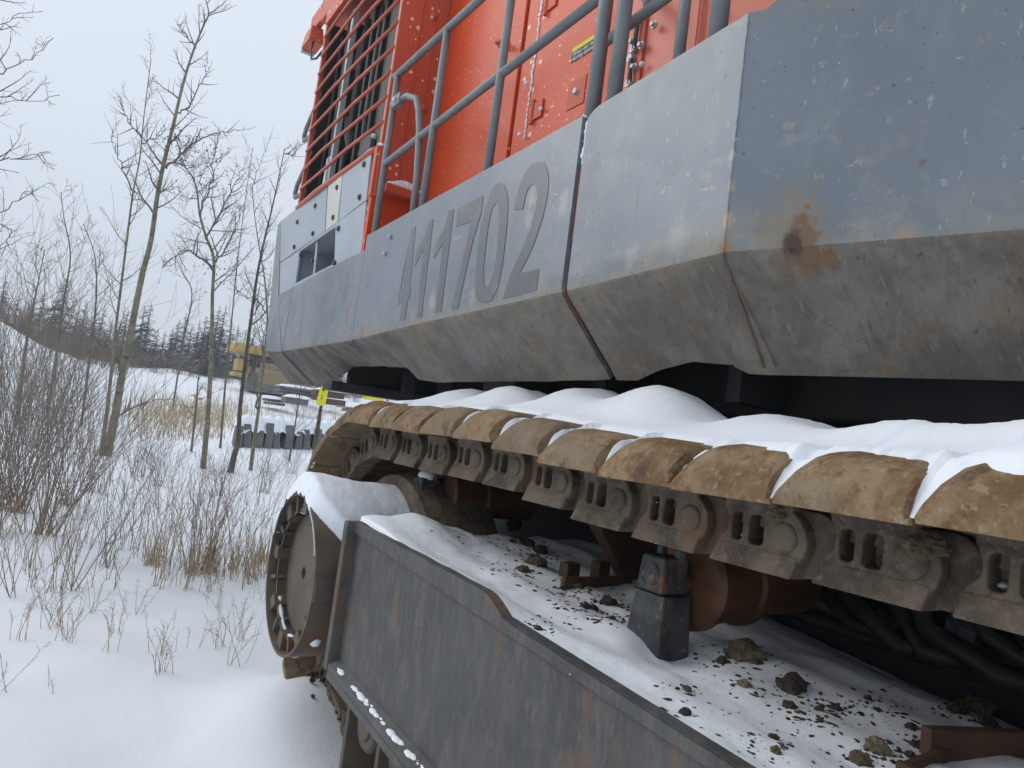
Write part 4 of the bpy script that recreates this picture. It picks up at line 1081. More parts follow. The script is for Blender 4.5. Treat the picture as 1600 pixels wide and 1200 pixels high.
# ------------------------------------------------------------------ snow lying on the machine
def prof(w):
    return 0.120 * interp([(0.0, 0.24), (0.004, 0.38), (0.016, 0.56), (0.040, 0.78), (0.072, 0.94), (0.11, 1.0), (1, 1)], w)
_ws = [0.0, 0.006, 0.012, 0.02, 0.03, 0.042, 0.055, 0.07, 0.085, 0.10, 0.12, 0.14, 0.16, 0.19, 0.22, 0.26, 0.30, 0.34, 0.38, 0.42, 0.46, 0.50, 0.54, 0.58, 0.62, 0.66, 0.70, 0.74, 0.78, 0.82, 0.86, 0.90]
rows = []
na = 640
for i in range(na + 1):
    a = -3.35 + (3.35 + 0.95) * i / na
    u, z, th = path(a)
    ph = (a - A0) / PITCH_T
    s = (ph - round(ph)) * PITCH_T
    jg = 0.010 * fbm(a * 22, 1)
    gsel = 0.9 * sstep(1.25, 0.95, u) + 0.8 * sstep(0.12, 0.3, fbm(round(ph + 0.5) * 1.7, 8))
    gap = max(sstep(-0.116, -0.124, s + jg), sstep(0.100 + 0.03 * (1 - gsel if gsel < 1 else 0), 0.128, s + jg))
    gsel = min(1.0, gsel)
    near = sstep(0.62, 0.50, u + 0.06 * fbm(a * 9, 2))
    wedge = 0.115 + 0.10 * fbm(a * 4, 1, 0, 4) + 0.07 * fbm(a * 23, 5, 0, 3) - 0.045 * sstep(1.3, 0.9, u)
    wedge = lerp(wedge, 0.02 + 0.05 * fbm(a * 12, 9, 0, 3), near)
    tn, nn = Vector((0, math.cos(th), -math.sin(th))), Vector((0, math.sin(th), math.cos(th)))
    base = P(u, VO, z)
    fade = max(0.0, math.cos(min(th * 1.25, 1.57))) ** 1.2 if th > 0 else 1.0
    hump = min(1.2, max(0.0, 0.50 + 0.75 * fbm(a * 1.25, 6, 0, 3) + 0.26 * math.sin(2 * math.pi * (ph * 0.55 + 0.1 * fbm(a * 2, 3))) * sstep(0.7, 1.5, u)))
    row = []
    for w in _ws:
        g1 = 0.004 * fbm(a * 40, w * 40, 2, 2)
        t_sh = sstep(wedge - 0.004, wedge + 0.06, w + 0.014 * fbm(a * 24, w * 24, 7, 3)) * 0.028 - 0.014
        hv = sstep(0.16 + 0.08 * fbm(a * 1.3, 12), 0.60, w)
        t_sh += hv * (0.045 + 0.115 * hump * sstep(0.2, 0.6, w) + 0.04 * fbm(a * 2.1 + w * 1.5, w * 3, 3, 3)) * sstep(1.05, 0.72, w)
        t_sh += near * 0.035 * sstep(0.0, 0.2, w - wedge)
        t_gap = lerp(-0.075, -0.016, min(1, gsel)) + 0.012 * sstep(0.03, 0.1, w) + hv * 0.03
        tg = lerp(t_sh - 0.10 * sstep(0.24, 0.06, w), max(t_sh - 0.006, t_gap), gsel)
        t = lerp(t_sh, tg, gap)
        if th > 0.0: t = (t + 0.012) * fade - 0.012 if not gap else t * fade - 0.01 * (1 - fade)
        row.append(base + Vector((w + (0.012 - 0.012 * gap) * sstep(0.06, 0.0, w) + 0.004, 0, 0)) + nn * max(0.010, prof(w) + t + g1 - 0.012 * (1 - gap) * sstep(0.03, 0.0, w)))
    rows.append(row)
m = MB(); m.grid(rows)
tag(m.build('snow_drift', MT['snow'], smooth=True), 'rounded drift of white snow lying along the top of the rusty track', 'snow', kind='stuff')

def lip_z(u):
    lip = interp([(-1.3, 0.012), (1.55, 0.012), (1.60, 0.014), (1.68, 0.050), (1.72, 0.054), (2.3, 0.038), (2.78, 0.022)], u)
    return box_top(u) - 0.02 + lip
def deck_z(u, v):
    d = v - BV
    edge = lip_z(u) - 0.004 + 0.012 * fbm(u * 5, 2, 2)
    ins = box_top(u) - 0.03 + 0.035 * fbm(u * 2.0, v * 2.0, 5, 4) + 0.05 * sstep(0.9, 0.2, u) * sstep(0.1, 0.6, d)
    z = lerp(edge, ins, sstep(0.0, 0.22, d))
    z += 0.075 * sstep(2.25, 2.72, u) * math.exp(-((d - 0.22) / 0.2) ** 2)
    z += 0.02 * math.exp(-(((u - 1.50) / 0.12) ** 2 + ((v - 1.42) / 0.08) ** 2)) - 0.05 * math.exp(-(((u - 1.36) / 0.10) ** 2 + ((v - 1.5) / 0.12) ** 2))
    z += 0.010 * math.sin(d * 26 + u * 3 + 2 * fbm(u * 2, v * 2)) * sstep(0.03, 0.15, d) * 0.5
    z += 0.006 * fbm(u * 12, v * 12, 1, 3)
    z -= 0.05 * sstep(0.95, 1.2, d) * sstep(2.0, 1.3, u)
    return z
rows = []
for i in range(261):
    u = 2.768 - i * 2.75 / 260
    rows.append([P(u, BV + 0.016 + 1.20 * (j / 110) ** 1.2, deck_z(u, BV + 0.016 + 1.20 * (j / 110) ** 1.2) - (0.018 if j == 0 else 0)) for j in range(111)])
m = MB(); m.grid(rows)
tag(m.build('snow_cover', MT['snow'], smooth=True), 'snow with scattered crumbs of soil covering the grey track frame under the track', 'snow', kind='stuff')

# cap of snow on the drive drum
rows = []
for i in range(71):
    ph = math.radians(-66 + 135 * i / 70)            # from the top; negative towards the camera
    row = []
    for j in range(61):
        v = 0.995 + 0.60 * j / 60
        # ragged lower hem facing the camera
        hem = math.radians(interp([(0.99, -24), (1.06, -44), (1.12, -56), (1.2, -52), (1.3, -46), (1.6, -44)], v) + 7 * fbm(v * 14, 3, 0, 3))
        k = sstep(hem - 0.04, hem + 0.16, ph) * sstep(math.radians(68), math.radians(25), ph) * sstep(0.992, 1.03, v + 0.012 * fbm(ph * 8, 2))
        bulge = 0.050 + 0.035 * math.exp(-((ph - 0.05) / 0.5) ** 2) + 0.03 * sstep(1.35, 1.0, v) + 0.012 * fbm(ph * 3, v * 6, 4, 3)
        r = DR - 0.012 + k ** 0.6 * bulge + 0.003 * fbm(ph * 20, v * 40, 2, 2)
        row.append(P(DC + r * math.sin(ph), v, DZ + r * math.cos(ph)))
    rows.append(row)
m = MB(); m.grid(rows)
tag(m.build('snow_cap', MT['snow'], smooth=True), 'thick cap of snow on top of the round drive drum', 'snow', kind='stuff')

def blob_mesh(name, mat, seed, sub=2, amp=0.3, freq=1.6, sharp=False):
    bm = bmesh.new(); bmesh.ops.create_icosphere(bm, subdivisions=sub, radius=1.0)
    for v in bm.verts:
        d = v.co.normalized()
        f = 1 + amp * fbm(d.x * freq + seed * 3.1, d.y * freq, d.z * freq, 4)
        if sharp: f = 1 + amp * round(fbm(d.x * freq + seed * 3.1, d.y * freq, d.z * freq, 3) * 5) / 5 + 0.25 * amp * fbm(d.x * 5, d.y * 5, d.z * 5 + seed, 2)
        v.co = d * f
    me = bpy.data.meshes.new(name); bm.to_mesh(me); bm.free(); me.materials.append(mat)
    if not sharp: me.polygons.foreach_set('use_smooth', [True] * len(me.polygons))
    return me
# small patches of snow: rim pockets, bottom flange, stand tops, treads, gap between the panels
bm = bmesh.new()
def patch(q, r, sc, seed):
    me = blob_mesh('t', MT['snow'], seed, 2, 0.35)
    me.transform(Matrix.Translation(PP(q)) @ Matrix.Diagonal((sc[1] * r, sc[0] * r, sc[2] * r, 1)))
    bm.from_mesh(me); bpy.data.meshes.remove(me)
rg = random.Random(5)
for k in range(nr):
    w = 2 * math.pi * (k + 0.8) / nr
    if (math.sin(w) < 0.1 or k in (2, 4, 7)) and rg.random() < 0.9:
        rr = 0.326 - 0.012 * math.sin(w)
        patch((DC + rr * math.cos(w), 1.075, DZ + rr * math.sin(w) - 0.004), 0.036, (1.0, 0.9, 0.9), k)
tb = MB()
pts_ = []; rad_ = []
for k in range(40):
    w = math.radians(196 + 128 * k / 39); pts_.append(P(DC + 0.284 * math.cos(w), 1.045, DZ + 0.284 * math.sin(w))); rad_.append(max(0.002, 0.010 + 0.02 * fbm(k * 0.22, 3)))
tb.tube(pts_, rad_, 8); mt_ = tb.mesh('t', MT['snow']); bm.from_mesh(mt_); bpy.data.meshes.remove(mt_)
for k in range(60):
    u = 2.68 - 0.95 * (k / 59) + rg.uniform(-.01, .01)
    if fbm(u * 5, 4) > -0.12: patch((u, BV - 0.018 + rg.uniform(-.008, .006), box_bot(u) + 0.024), 0.009 + 0.006 * rg.random(), (2.2, 0.9, 0.6), k + 60)
for u, z in ((3.03, z_run(3.03) - 0.21 - 0.0), ):
    patch((3.03, 1.525, z + 0.01), 0.05, (1.0, 0.9, 0.6), 77)
for k in range(9): patch((4.57, 1.70 + 0.03 * k, 1.665), 0.03 + 0.02 * math.sin(k / 8 * math.pi), (0.9, 0.9, 1.2 - 0.6 * abs(k - 4) / 4), k + 90)
for k in range(14): patch((2.155, 1.562 + rg.uniform(0, .01), 1.27 - 0.012 * k), 0.012, (0.8, 1.0, 1.2), k + 110)
for k in range(5): patch((4.34 + 0.03 * k, 1.60, 2.185 + 0.0), 0.018, (1, 0.8, 0.5), k + 130)
for k in range(24):
    u = 4.4 - k * 0.1 + rg.uniform(-.03, .03); patch((u, 1.562, topz(u) + 0.001), 0.010, (2.4, 0.9, 0.5), k + 150)
for k in range(30):
    z = 1.72 + 0.032 * k; patch((3.32 + rg.uniform(-.006, .006), 1.982, z), 0.009 + 0.006 * rg.random(), (0.7, 0.5, 1.5), k + 190)
for a_ in shoe_a[4:15:2]:
    u, z, th = path(a_ + 0.08); patch((u, 1.40, z - 0.088), 0.011, (0.9, 1.0, 0.5), int(a_ * 10))
for k in range(6):
    patch((5.75 - 0.1 * k, 1.70 + 0.02 * (k % 2), 1.15 + 0.004 * k), 0.03, (1.4, 1.0, 0.5), k + 230)
for x, y, z in ((4.63, 1.62, 1.93), (5.33, 1.8, 2.28), (6.3, 1.76, 2.35), (4.9, 1.88, 2.34), (5.1, 1.9, 2.28)):
    patch((x, y, z), 0.028, (1.2, 1.0, 0.7), int(x * 10))
for k, (x, y) in enumerate(((984, 25), (987, 91), (1003, 100), (788, 62), (992, 42), (845, 170), (822, 130), (812, 210))):
    patch(onV(x, y, 1.93 if x > 950 else 1.95), 0.014, (0.9, 0.8, 0.9), k + 260)
me = bpy.data.meshes.new('snow_clots'); bm.to_mesh(me); bm.free(); me.materials.append(MT['snow'])
me.polygons.foreach_set('use_smooth', [True] * len(me.polygons))
tag(link('snow_clots', me), 'small clots of snow caught on ledges, bolts and rim pockets of the machine', 'snow', kind='stuff')

# ------------------------------------------------------------------ clods of frozen soil on the frame deck
CL = [blob_mesh('clod', MT['clod'], k, 3, 0.75, 1.5, True) for k in range(3)] + [blob_mesh('clod', MT['clod_dark'], k + 9, 3, 0.8, 1.5, True) for k in range(3)]
def deck_hit(x, y):
    z = -0.46
    for _ in range(5):
        q = onZ(x, y, z); z = deck_z(min(2.7, max(0.05, q[0])), min(2.3, q[1]))
    return onZ(x, y, z)
CLODS = [
    (822, 851, 22, 3, 'dark clod of frozen soil, upper one of the pair left of the rusty lugs'), (835, 882, 32, 0, 'broad dirt clod beside the left rusty lug on the snowy frame'),
    (819, 893, 18, 0, 'small clay lump touching the lower left of the broad dirt clod'), (801, 847, 11, 3, 'small dark clod left of the rusty lugs, near the rear roller'),
    (769, 833, 11, 3, 'little dark clod in the snow nearest the rear carrier roller'), (804, 821, 21, 4, 'dark lump at the shadow edge below the track, right of rear roller'),
    (744, 823, 16, 3, 'flat dark clod beside the rear carrier roller'), (845, 862, 24, 5, 'flat brown slab of soil above the left rusty lug'),
    (881, 921, 14, 4, 'dark crumbly clod below the left rusty lug'), (904, 919, 16, 0, 'tan clay lump below the rusty bar'), (933, 912, 20, 4, 'dark ribbed lump under the rusty bar'),
    (914, 949, 14, 4, 'dark clod left of a twin in the middle of the snowy frame'), (927, 951, 13, 5, 'dark clod right of its twin in the middle of the snowy frame'),
    (950, 944, 26, 4, 'wide scatter lump of dark soil left of the front roller stand'), (956, 967, 11, 3, 'tiny dark clod nearest the left foot of the front roller stand'),
    (840, 983, 13, 5, 'single dark clod on the rim of the grey side plate'), (1163, 1024, 54, 1, 'large brown clay boulder behind the front roller stand'),
    (1236, 1077, 42, 4, 'large dark clod in the middle of the near snow'), (1163, 1071, 20, 1, 'tan clay lump below the large brown boulder'),
    (1072, 1078, 13, 0, 'small tan lump just below the front roller stand'), (1069, 1115, 16, 5, 'dark flat clod near the plate rim below the roller stand'),
    (1232, 1104, 19, 3, 'brown clod just under the large dark clod'), (1281, 1126, 11, 4, 'lowest of the three dark clods right of the large dark clod'),
    (1305, 1108, 15, 4, 'rightmost of the three dark clods right of the large dark clod'), (1279, 1109, 13, 3, 'leftmost of the three dark clods right of the large dark clod'),
    (1212, 1175, 16, 1, 'tan lump at the bottom edge near the plate rim'), (1208, 1153, 15, 4, 'flat dark clod above the tan lump near the plate rim'),
    (1372, 1173, 34, 1, 'grey brown stone right of the pale clay lump at bottom'), (1343, 1189, 34, 2, 'pale clay lump at the bottom edge of the picture'),
    (1423, 1139, 19, 5, 'dark clod touching the corner of the rusty cover frame'), (1432, 1166, 20, 4, 'dark clod below the corner of the rusty cover frame'),
    (1420, 1181, 18, 5, 'flat dark clod at bottom left of the rusty cover frame'), (1524, 1110, 48, 1, 'heap of brown soil inside the rusty cover frame'), (1496, 1112, 26, 4, 'dark clod left of the soil heap inside the cover frame'),
    (1545, 1135, 26, 4, 'dark clod in front of the soil heap inside the cover frame'), (1572, 1160, 30, 1, 'brown lump nearest the right edge inside the cover frame'),
    (1356, 1093, 11, 4, 'small dark clod right of the three dark clods, upper one'), (1371, 1110, 11, 4, 'small dark clod right of the three dark clods, lower one'),
    (1185, 1040, 16, 4, 'dark clod at the right foot of the large brown boulder'), (1128, 1035, 18, 5, 'dark clod between roller stand and large brown boulder'),
]
def clod(q, wpx, mi, label, seed, group='clods of frozen soil on the track frame'):
    dep = q.dot(Vector((math.cos(YAW), math.sin(YAW), 0)))
    r = 0.53 * wpx / F_PX * dep
    o = bpy.data.objects.new('soil_clod', CL[mi]); COL.objects.link(o)
    rg = random.Random(seed)
    o.location = PP(q) + Vector((0, 0, r * 0.12)); o.scale = (r * 1.0, r * rg.uniform(0.8, 1.2), r * rg.uniform(0.55, 0.85)); o.rotation_euler = (rg.uniform(-.4, .4), rg.uniform(-.4, .4), rg.uniform(0, 6))
    return tag(o, label, 'soil clod', group)
for k, (x, y, wpx, mi, lab_) in enumerate(CLODS):
    clod(deck_hit(x, y), wpx, mi, lab_, k)
clod(onV(1447, 838, 1.33) - Vector((0, 0, 0.02)), 62, 1, 'brown clay lump wedged under a track shoe at the right', 91, 'clods of frozen soil on the track')
clod(onV(1215, 800, 1.36), 30, 1, 'small clay lump wedged under a track shoe above the front roller', 92, 'clods of frozen soil on the track')
# crumbs too small to count
bm = bmesh.new(); rg = random.Random(77)
for k in range(2200):
    x, y, wpx, mi, _l = CLODS[rg.randrange(len(CLODS)) if k % 3 else rg.randrange(17)]
    q = deck_hit(x + rg.gauss(0, 32), y + rg.gauss(0, 10))
    if not (0.2 < q[0] < 2.7 and BV + 0.05 < q[1] < 2.25): continue
    r = 0.0012 + 0.006 * rg.random() ** 2.5
    t = bmesh.ops.create_icosphere(bm, subdivisions=1, radius=r)
    mat = Matrix.Translation(P(q[0], q[1], deck_z(q[0], q[1]) - r * 0.1)) @ Matrix.Rotation(rg.uniform(0, 6), 4, 'Z') @ Matrix.Diagonal((rg.uniform(.8, 2.2), 1, rg.uniform(.5, .9), 1))
    for v in t['verts']: v.co = mat @ (v.co * (1 + 0.35 * rg.uniform(-1, 1)))
for k in range(160):       # mud and snow rubble under the drum
    u, v = 3.55 + rg.gauss(0, 0.10), 1.52 + rg.gauss(0, 0.10)
    r = rg.uniform(0.006, 0.02)
    t = bmesh.ops.create_icosphere(bm, subdivisions=1, radius=r)
    mat = Matrix.Translation(P(u, v, gz(u, v) + 0.03 * rg.random()))
    for q in t['verts']: q.co = mat @ (q.co * (1 + 0.35 * rg.uniform(-1, 1)))
me = bpy.data.meshes.new('soil_crumbs'); bm.to_mesh(me); bm.free(); me.materials.append(MT['clod_dark'])
tag(link('soil_crumbs', me), 'fine dark crumbs of soil strewn over the snow on the machine', 'soil', kind='stuff')

# ------------------------------------------------------------------ trees and brush
def wander(p, d, L, n, rg, up=0.0, jit=0.25):
    pts = [p.copy()]; d = d.normalized(); st = L / n
    for _ in range(n):
        d = (d + Vector((rg.gauss(0, jit), rg.gauss(0, jit), rg.gauss(0, jit))) * 0.5 + Vector((0, 0, up))).normalized()
        pts.append(pts[-1] + d * st)
    return pts
def twigs(mb, pts, r0, L, depth, rg, n, t0=0.3, up=0.12, ang=0.9, rmin=0.004):
    """side branches along pts"""
    seg = len(pts) - 1
    for k in range(n):
        t = t0 + (1 - t0) * (k + rg.random()) / n
        f = t * seg; i = min(seg - 1, int(f)); p = pts[i].lerp(pts[i + 1], f - i); tg = (pts[i + 1] - pts[i]).normalized()
        pr = tg.orthogonal().normalized(); pr.rotate(Matrix.Rotation(rg.uniform(0, 6.283), 3, tg))
        d = (tg * math.cos(ang * rg.uniform(.7, 1.2)) + pr * math.sin(ang * rg.uniform(.7, 1.2)))
        l = L * (1.15 - 0.75 * t) * rg.uniform(0.5, 1.2)
        rr = max(rmin, r0 * (1 - 0.7 * t) * rg.uniform(0.35, 0.55))
        m_ = 5 if depth > 1 else 3
        q = wander(p, d, l, m_, rg, up)
        mb.tube(q, [max(rmin * 0.6, rr * (1 - 0.8 * j / m_)) for j in range(m_ + 1)], 4 if depth > 1 else 3, cap=False)
        if depth > 1:
            twigs(mb, q, rr, l * 0.48, depth - 1, rg, max(3, int(n * 0.45)), 0.2, up * 0.8, ang, rmin)
def smooth_path(pts, n=5):
    out = []
    for i in range(len(pts) - 1):
        p0, p1, p2, p3 = pts[max(i - 1, 0)], pts[i], pts[i + 1], pts[min(i + 2, len(pts) - 1)]
        for k in range(n):
            t = k / n
            out.append(0.5 * ((2 * p1) + (p2 - p0) * t + (2 * p0 - 5 * p1 + 4 * p2 - p3) * t * t + (3 * p1 - p0 - 3 * p2 + p3) * t ** 3))
    out.append(pts[-1]); return out
def ground_at(x, y):
    """ground point seen at a pixel"""
    d = ray(x, y); t, t_old = 2.5, 2.5
    while t < 400:
        q = d * t
        if q[2] <= gz(q[0], q[1]): break
        t_old, t = t, t * 1.05
    for _ in range(9):
        tm = 0.5 * (t_old + t); q = d * tm
        if q[2] <= gz(q[0], q[1]): t = tm
        else: t_old = tm
    return d * t
def tree_px(px, r_base, seed, label, bark='aspen', n=16, L=1.5, depth=3, limbs=(), u=None, leaves=None, group=None, up=0.12, t0=0.28):
    base = ground_at(*px[0])
    if u is None: u = base[0]
    rg = random.Random(seed)
    P3 = []
    for k, (x, y) in enumerate(px):
        q = onU(x, y, u + 0.25 * math.sin(k * 1.3 + seed)); P3.append(PP(q))
    P3[0] = PP(base) - Vector((0, 0, 0.15))
    root = empty('aspen_tree' if bark == 'aspen' else 'bare_tree', PP(base))
    tag(root, label, 'tree', group)
    pts = smooth_path(P3)
    m = MB(); nn = len(pts) - 1
    m.tube(pts, [max(0.008, r_base * (1 - 0.90 * (k / nn) ** 0.7)) for k in range(nn + 1)], 9)
    m.build('trunk', MT[bark], root, smooth=True)
    cr = MB()
    for lp, r in limbs:
        lpts = smooth_path([PP(onU(x, y, u + 0.35 * math.sin(j + seed))) for j, (x, y) in enumerate(lp)])
        lpts = [q_ + Vector((rg.gauss(0, .018), rg.gauss(0, .018), rg.gauss(0, .018))) for q_ in lpts]
        cr.tube(lpts, [max(0.005, 0.55 * r * (1 - 0.88 * (k / (len(lpts) - 1)) ** 0.75)) for k in range(len(lpts))], 6, cap=False)
        twigs(cr, lpts, r, L * 0.5, max(1, depth - 1), rg, max(7, int(n * 0.7)), 0.1, up)
    twigs(cr, pts, r_base * 0.8, L, depth, rg, n, t0, up)
    cr.build('crown', MT['twig'], root)
    if leaves:
        lf = MB()
        for (x, y, sx, cnt) in leaves:
            for _ in range(cnt):
                c = PP(onU(x + rg.gauss(0, sx), y + rg.gauss(0, sx), u + rg.gauss(0, .3)))
                a = Vector((rg.gauss(0, 1), rg.gauss(0, 1), rg.gauss(0, 1))).normalized() * 0.035; b = a.orthogonal().normalized() * 0.02
                lf.add([c - a, c + b, c + a, c - b], [(0, 1, 2, 3)])
        tag(lf.build('dead_leaves', MT['leaf'], root), kind='stuff')
    return root

tree_px([(166, 712), (180, 650), (190, 590), (205, 515), (222, 430), (236, 375), (246, 305), (256, 255), (272, 190), (285, 135), (300, 85), (318, 40), (326, 20), (318, -10)], 0.092, 1,
        'tallest pale-barked aspen leaning right, left of the clearing', n=20, L=1.2, depth=2, t0=0.40,
        limbs=(([(258, 262), (280, 245), (300, 225), (330, 210), (360, 205), (392, 202)], 0.05), ([(272, 178), (295, 168), (312, 135), (325, 110), (322, 95)], 0.04), ([(308, 76), (292, 55), (275, 38)], 0.035), ([(245, 305), (262, 297), (285, 290)], 0.03),
               ([(190, 595), (183, 565), (168, 545), (150, 530), (120, 500), (100, 470)], 0.06), ([(182, 650), (215, 636), (240, 626), (280, 622)], 0.045)))
tree_px([(158, 712), (165, 660), (172, 600), (180, 520), (190, 440), (200, 360), (208, 300), (218, 250), (224, 190), (230, 140), (236, 92)], 0.045, 2,
        'slim aspen standing close behind the tallest aspen', n=24, L=1.2, depth=2,
        limbs=(([(208, 300), (195, 265), (182, 235), (178, 210), (186, 190)], 0.03), ([(222, 215), (205, 195), (192, 170), (188, 150)], 0.03), ([(224, 225), (245, 212), (260, 200)], 0.025)))
tree_px([(318, 732), (324, 660), (328, 600), (331, 530), (332, 460), (334, 405), (322, 370), (312, 335), (308, 300), (300, 275), (284, 255), (280, 235)], 0.062, 3,
        'straight aspen with clinging dead leaves in its crown', n=22, L=1.5, depth=3, t0=0.35,
        limbs=(([(333, 420), (310, 400), (290, 390), (268, 405), (255, 420)], 0.045), ([(322, 372), (345, 330), (365, 290), (380, 262)], 0.04), ([(334, 410), (352, 390), (372, 345), (376, 320)], 0.04), ([(312, 330), (330, 290), (335, 240), (345, 205)], 0.035)),
        leaves=((285, 245, 16, 70), (335, 245, 12, 45), (270, 215, 9, 30), (325, 285, 16, 40), (350, 420, 20, 40)))
tree_px([(360, 737), (366, 712), (372, 690), (375, 640), (383, 570), (392, 500), (402, 430), (412, 380), (424, 330), (434, 285), (445, 232)], 0.072, 4,
        'dark-barked leaning tree between two pale aspens', bark='darkbark', n=20, L=1.0, depth=2, t0=0.4,
        limbs=(([(445, 240), (455, 241), (465, 236), (470, 225)], 0.03), ([(392, 500), (410, 470), (425, 450), (432, 430)], 0.03)))
tree_px([(392, 735), (397, 690), (404, 640), (410, 590), (414, 545), (418, 500), (414, 440), (404, 380), (397, 330), (394, 290)], 0.050, 5,
        'slender pale aspen just right of the dark-barked tree', n=22, L=1.2, depth=2, t0=0.35,
        limbs=(([(404, 640), (398, 590), (405, 560), (418, 535), (430, 510)], 0.045), ([(418, 490), (400, 470), (378, 460), (360, 440)], 0.03), ([(394, 300), (400, 270), (412, 240), (425, 210)], 0.02)))
tree_px([(490, 722), (495, 680), (500, 645), (505, 615), (510, 585), (520, 540), (530, 480)], 0.07, 6, 'leaning dark trunk wrapped with bright yellow tape, seen under the machine', bark='darkbark', n=5, L=0.7, depth=1, u=15.5)
tp = MB(); qa, qb = PP(onU(500.5, 633, 15.4)), PP(onU(507, 606, 15.42)); tp.tube([qa, qb], [0.10, 0.094], 10)
tag(tp.build('marking_tape', MT['signal'], None), 'bright yellow tape wrapped round the leaning dark trunk', 'tape')
tree_px([(603, 652), (606, 620), (610, 585), (616, 520)], 0.12, 7, 'pale trunk stump seen in the gap left of another pale trunk under the machine', n=3, L=0.8, depth=1, t0=0.6)
tree_px([(662, 655), (665, 625), (668, 590), (674, 520)], 0.10, 8, 'rightmost pale trunk seen in the gap under the machine', n=3, L=0.8, depth=1, t0=0.6)
# big bare tree off the left edge whose branch tips reach in
tree_px([(-150, 760), (-140, 500), (-130, 300), (-120, 120), (-110, -60), (-105, -200)], 0.20, 9, 'spreading bare tree at the left edge with only its branch tips in view', bark='darkbark', n=14, L=1.6, depth=3, u=13.0, up=0.06,
        limbs=(([(-130, 300), (-60, 265), (0, 250), (40, 245), (80, 235)], 0.034), ([(-128, 200), (-60, 140), (0, 115), (50, 90), (82, 62)], 0.034), ([(-125, 150), (-60, 60), (0, 40), (30, 20)], 0.034),
               ([(-120, 230), (-60, 170), (0, 150), (45, 158), (95, 148)], 0.032), ([(-130, 380), (-60, 330), (0, 330), (40, 300), (60, 315)], 0.03), ([(-135, 420), (-50, 400), (0, 385), (20, 360)], 0.03), ([(-125, 120), (-50, 20), (0, 0), (20, -30)], 0.03)))
for k, (px, u, lab_) in enumerate((
        ([(75, 640), (88, 560), (98, 480), (110, 400), (100, 340), (95, 300)], 17.0, 'thin bare sapling before the snow bank, left of the tallest aspen'),
        ([(128, 660), (140, 560), (150, 470), (148, 400), (130, 350)], 16.0, 'thin curving sapling just left of the tallest aspen'),
        ([(270, 640), (285, 540), (300, 460), (282, 420), (268, 385)], 22.0, 'thin bare sapling between the tallest aspen and the leafy one'),
        ([(345, 700), (352, 600), (362, 500), (372, 400), (385, 300), (395, 230)], 19.5, 'very thin sapling beside the dark-barked tree'),
        ([(300, 700), (306, 640), (310, 590), (318, 540)], 15.0, 'short brown sapling just left of the leafy aspen'),
        ([(452, 720), (460, 670), (468, 620), (474, 560)], 17.5, 'slim grey sapling before the spare track links'),
        ([(30, 660), (38, 560), (52, 480), (62, 430), (70, 390)], 15.0, 'thin bare sapling nearest the left edge'))):
    tree_px(px, 0.035, 20 + k, lab_, bark='twig', n=16, L=1.1, depth=2, u=u, t0=0.25)

# ---- willow shrubs: many stems from one foot
def shrub(x, y, h, stems, spread, seed, label, mat='willow', sub=4, lean=(0, 0), r=0.008, group='willow shrubs in the snow'):
    base = ground_at(x, y); rg = random.Random(seed)
    b = PP(base)
    root = empty('willow_shrub', b); tag(root, label, 'shrub', group)
    m = MB()
    for k in range(int(stems * (1.1 if r > 0.008 else 1.2))):
        a = rg.uniform(0, 6.283); s = spread * rg.random() ** 0.6
        d = Vector((math.cos(a) * s + lean[0], math.sin(a) * s + lean[1], 1.0))
        L = h * rg.uniform(0.55, 1.1)
        p = b + Vector((rg.gauss(0, .07), rg.gauss(0, .07), -0.05))
        pts = wander(p, d, L, 7, rg, 0.03, 0.16)
        rr = r * rg.uniform(0.3, 0.8)
        m.tube(pts, [rr * (1 - 0.8 * j / 7) for j in range(8)], 4, cap=False)
        twigs(m, pts, rr * 1.3, L * 0.33, 1, rg, sub, 0.3, 0.10, 0.6, 0.0025)
    m.build('stems', MT[mat], root)
    return root
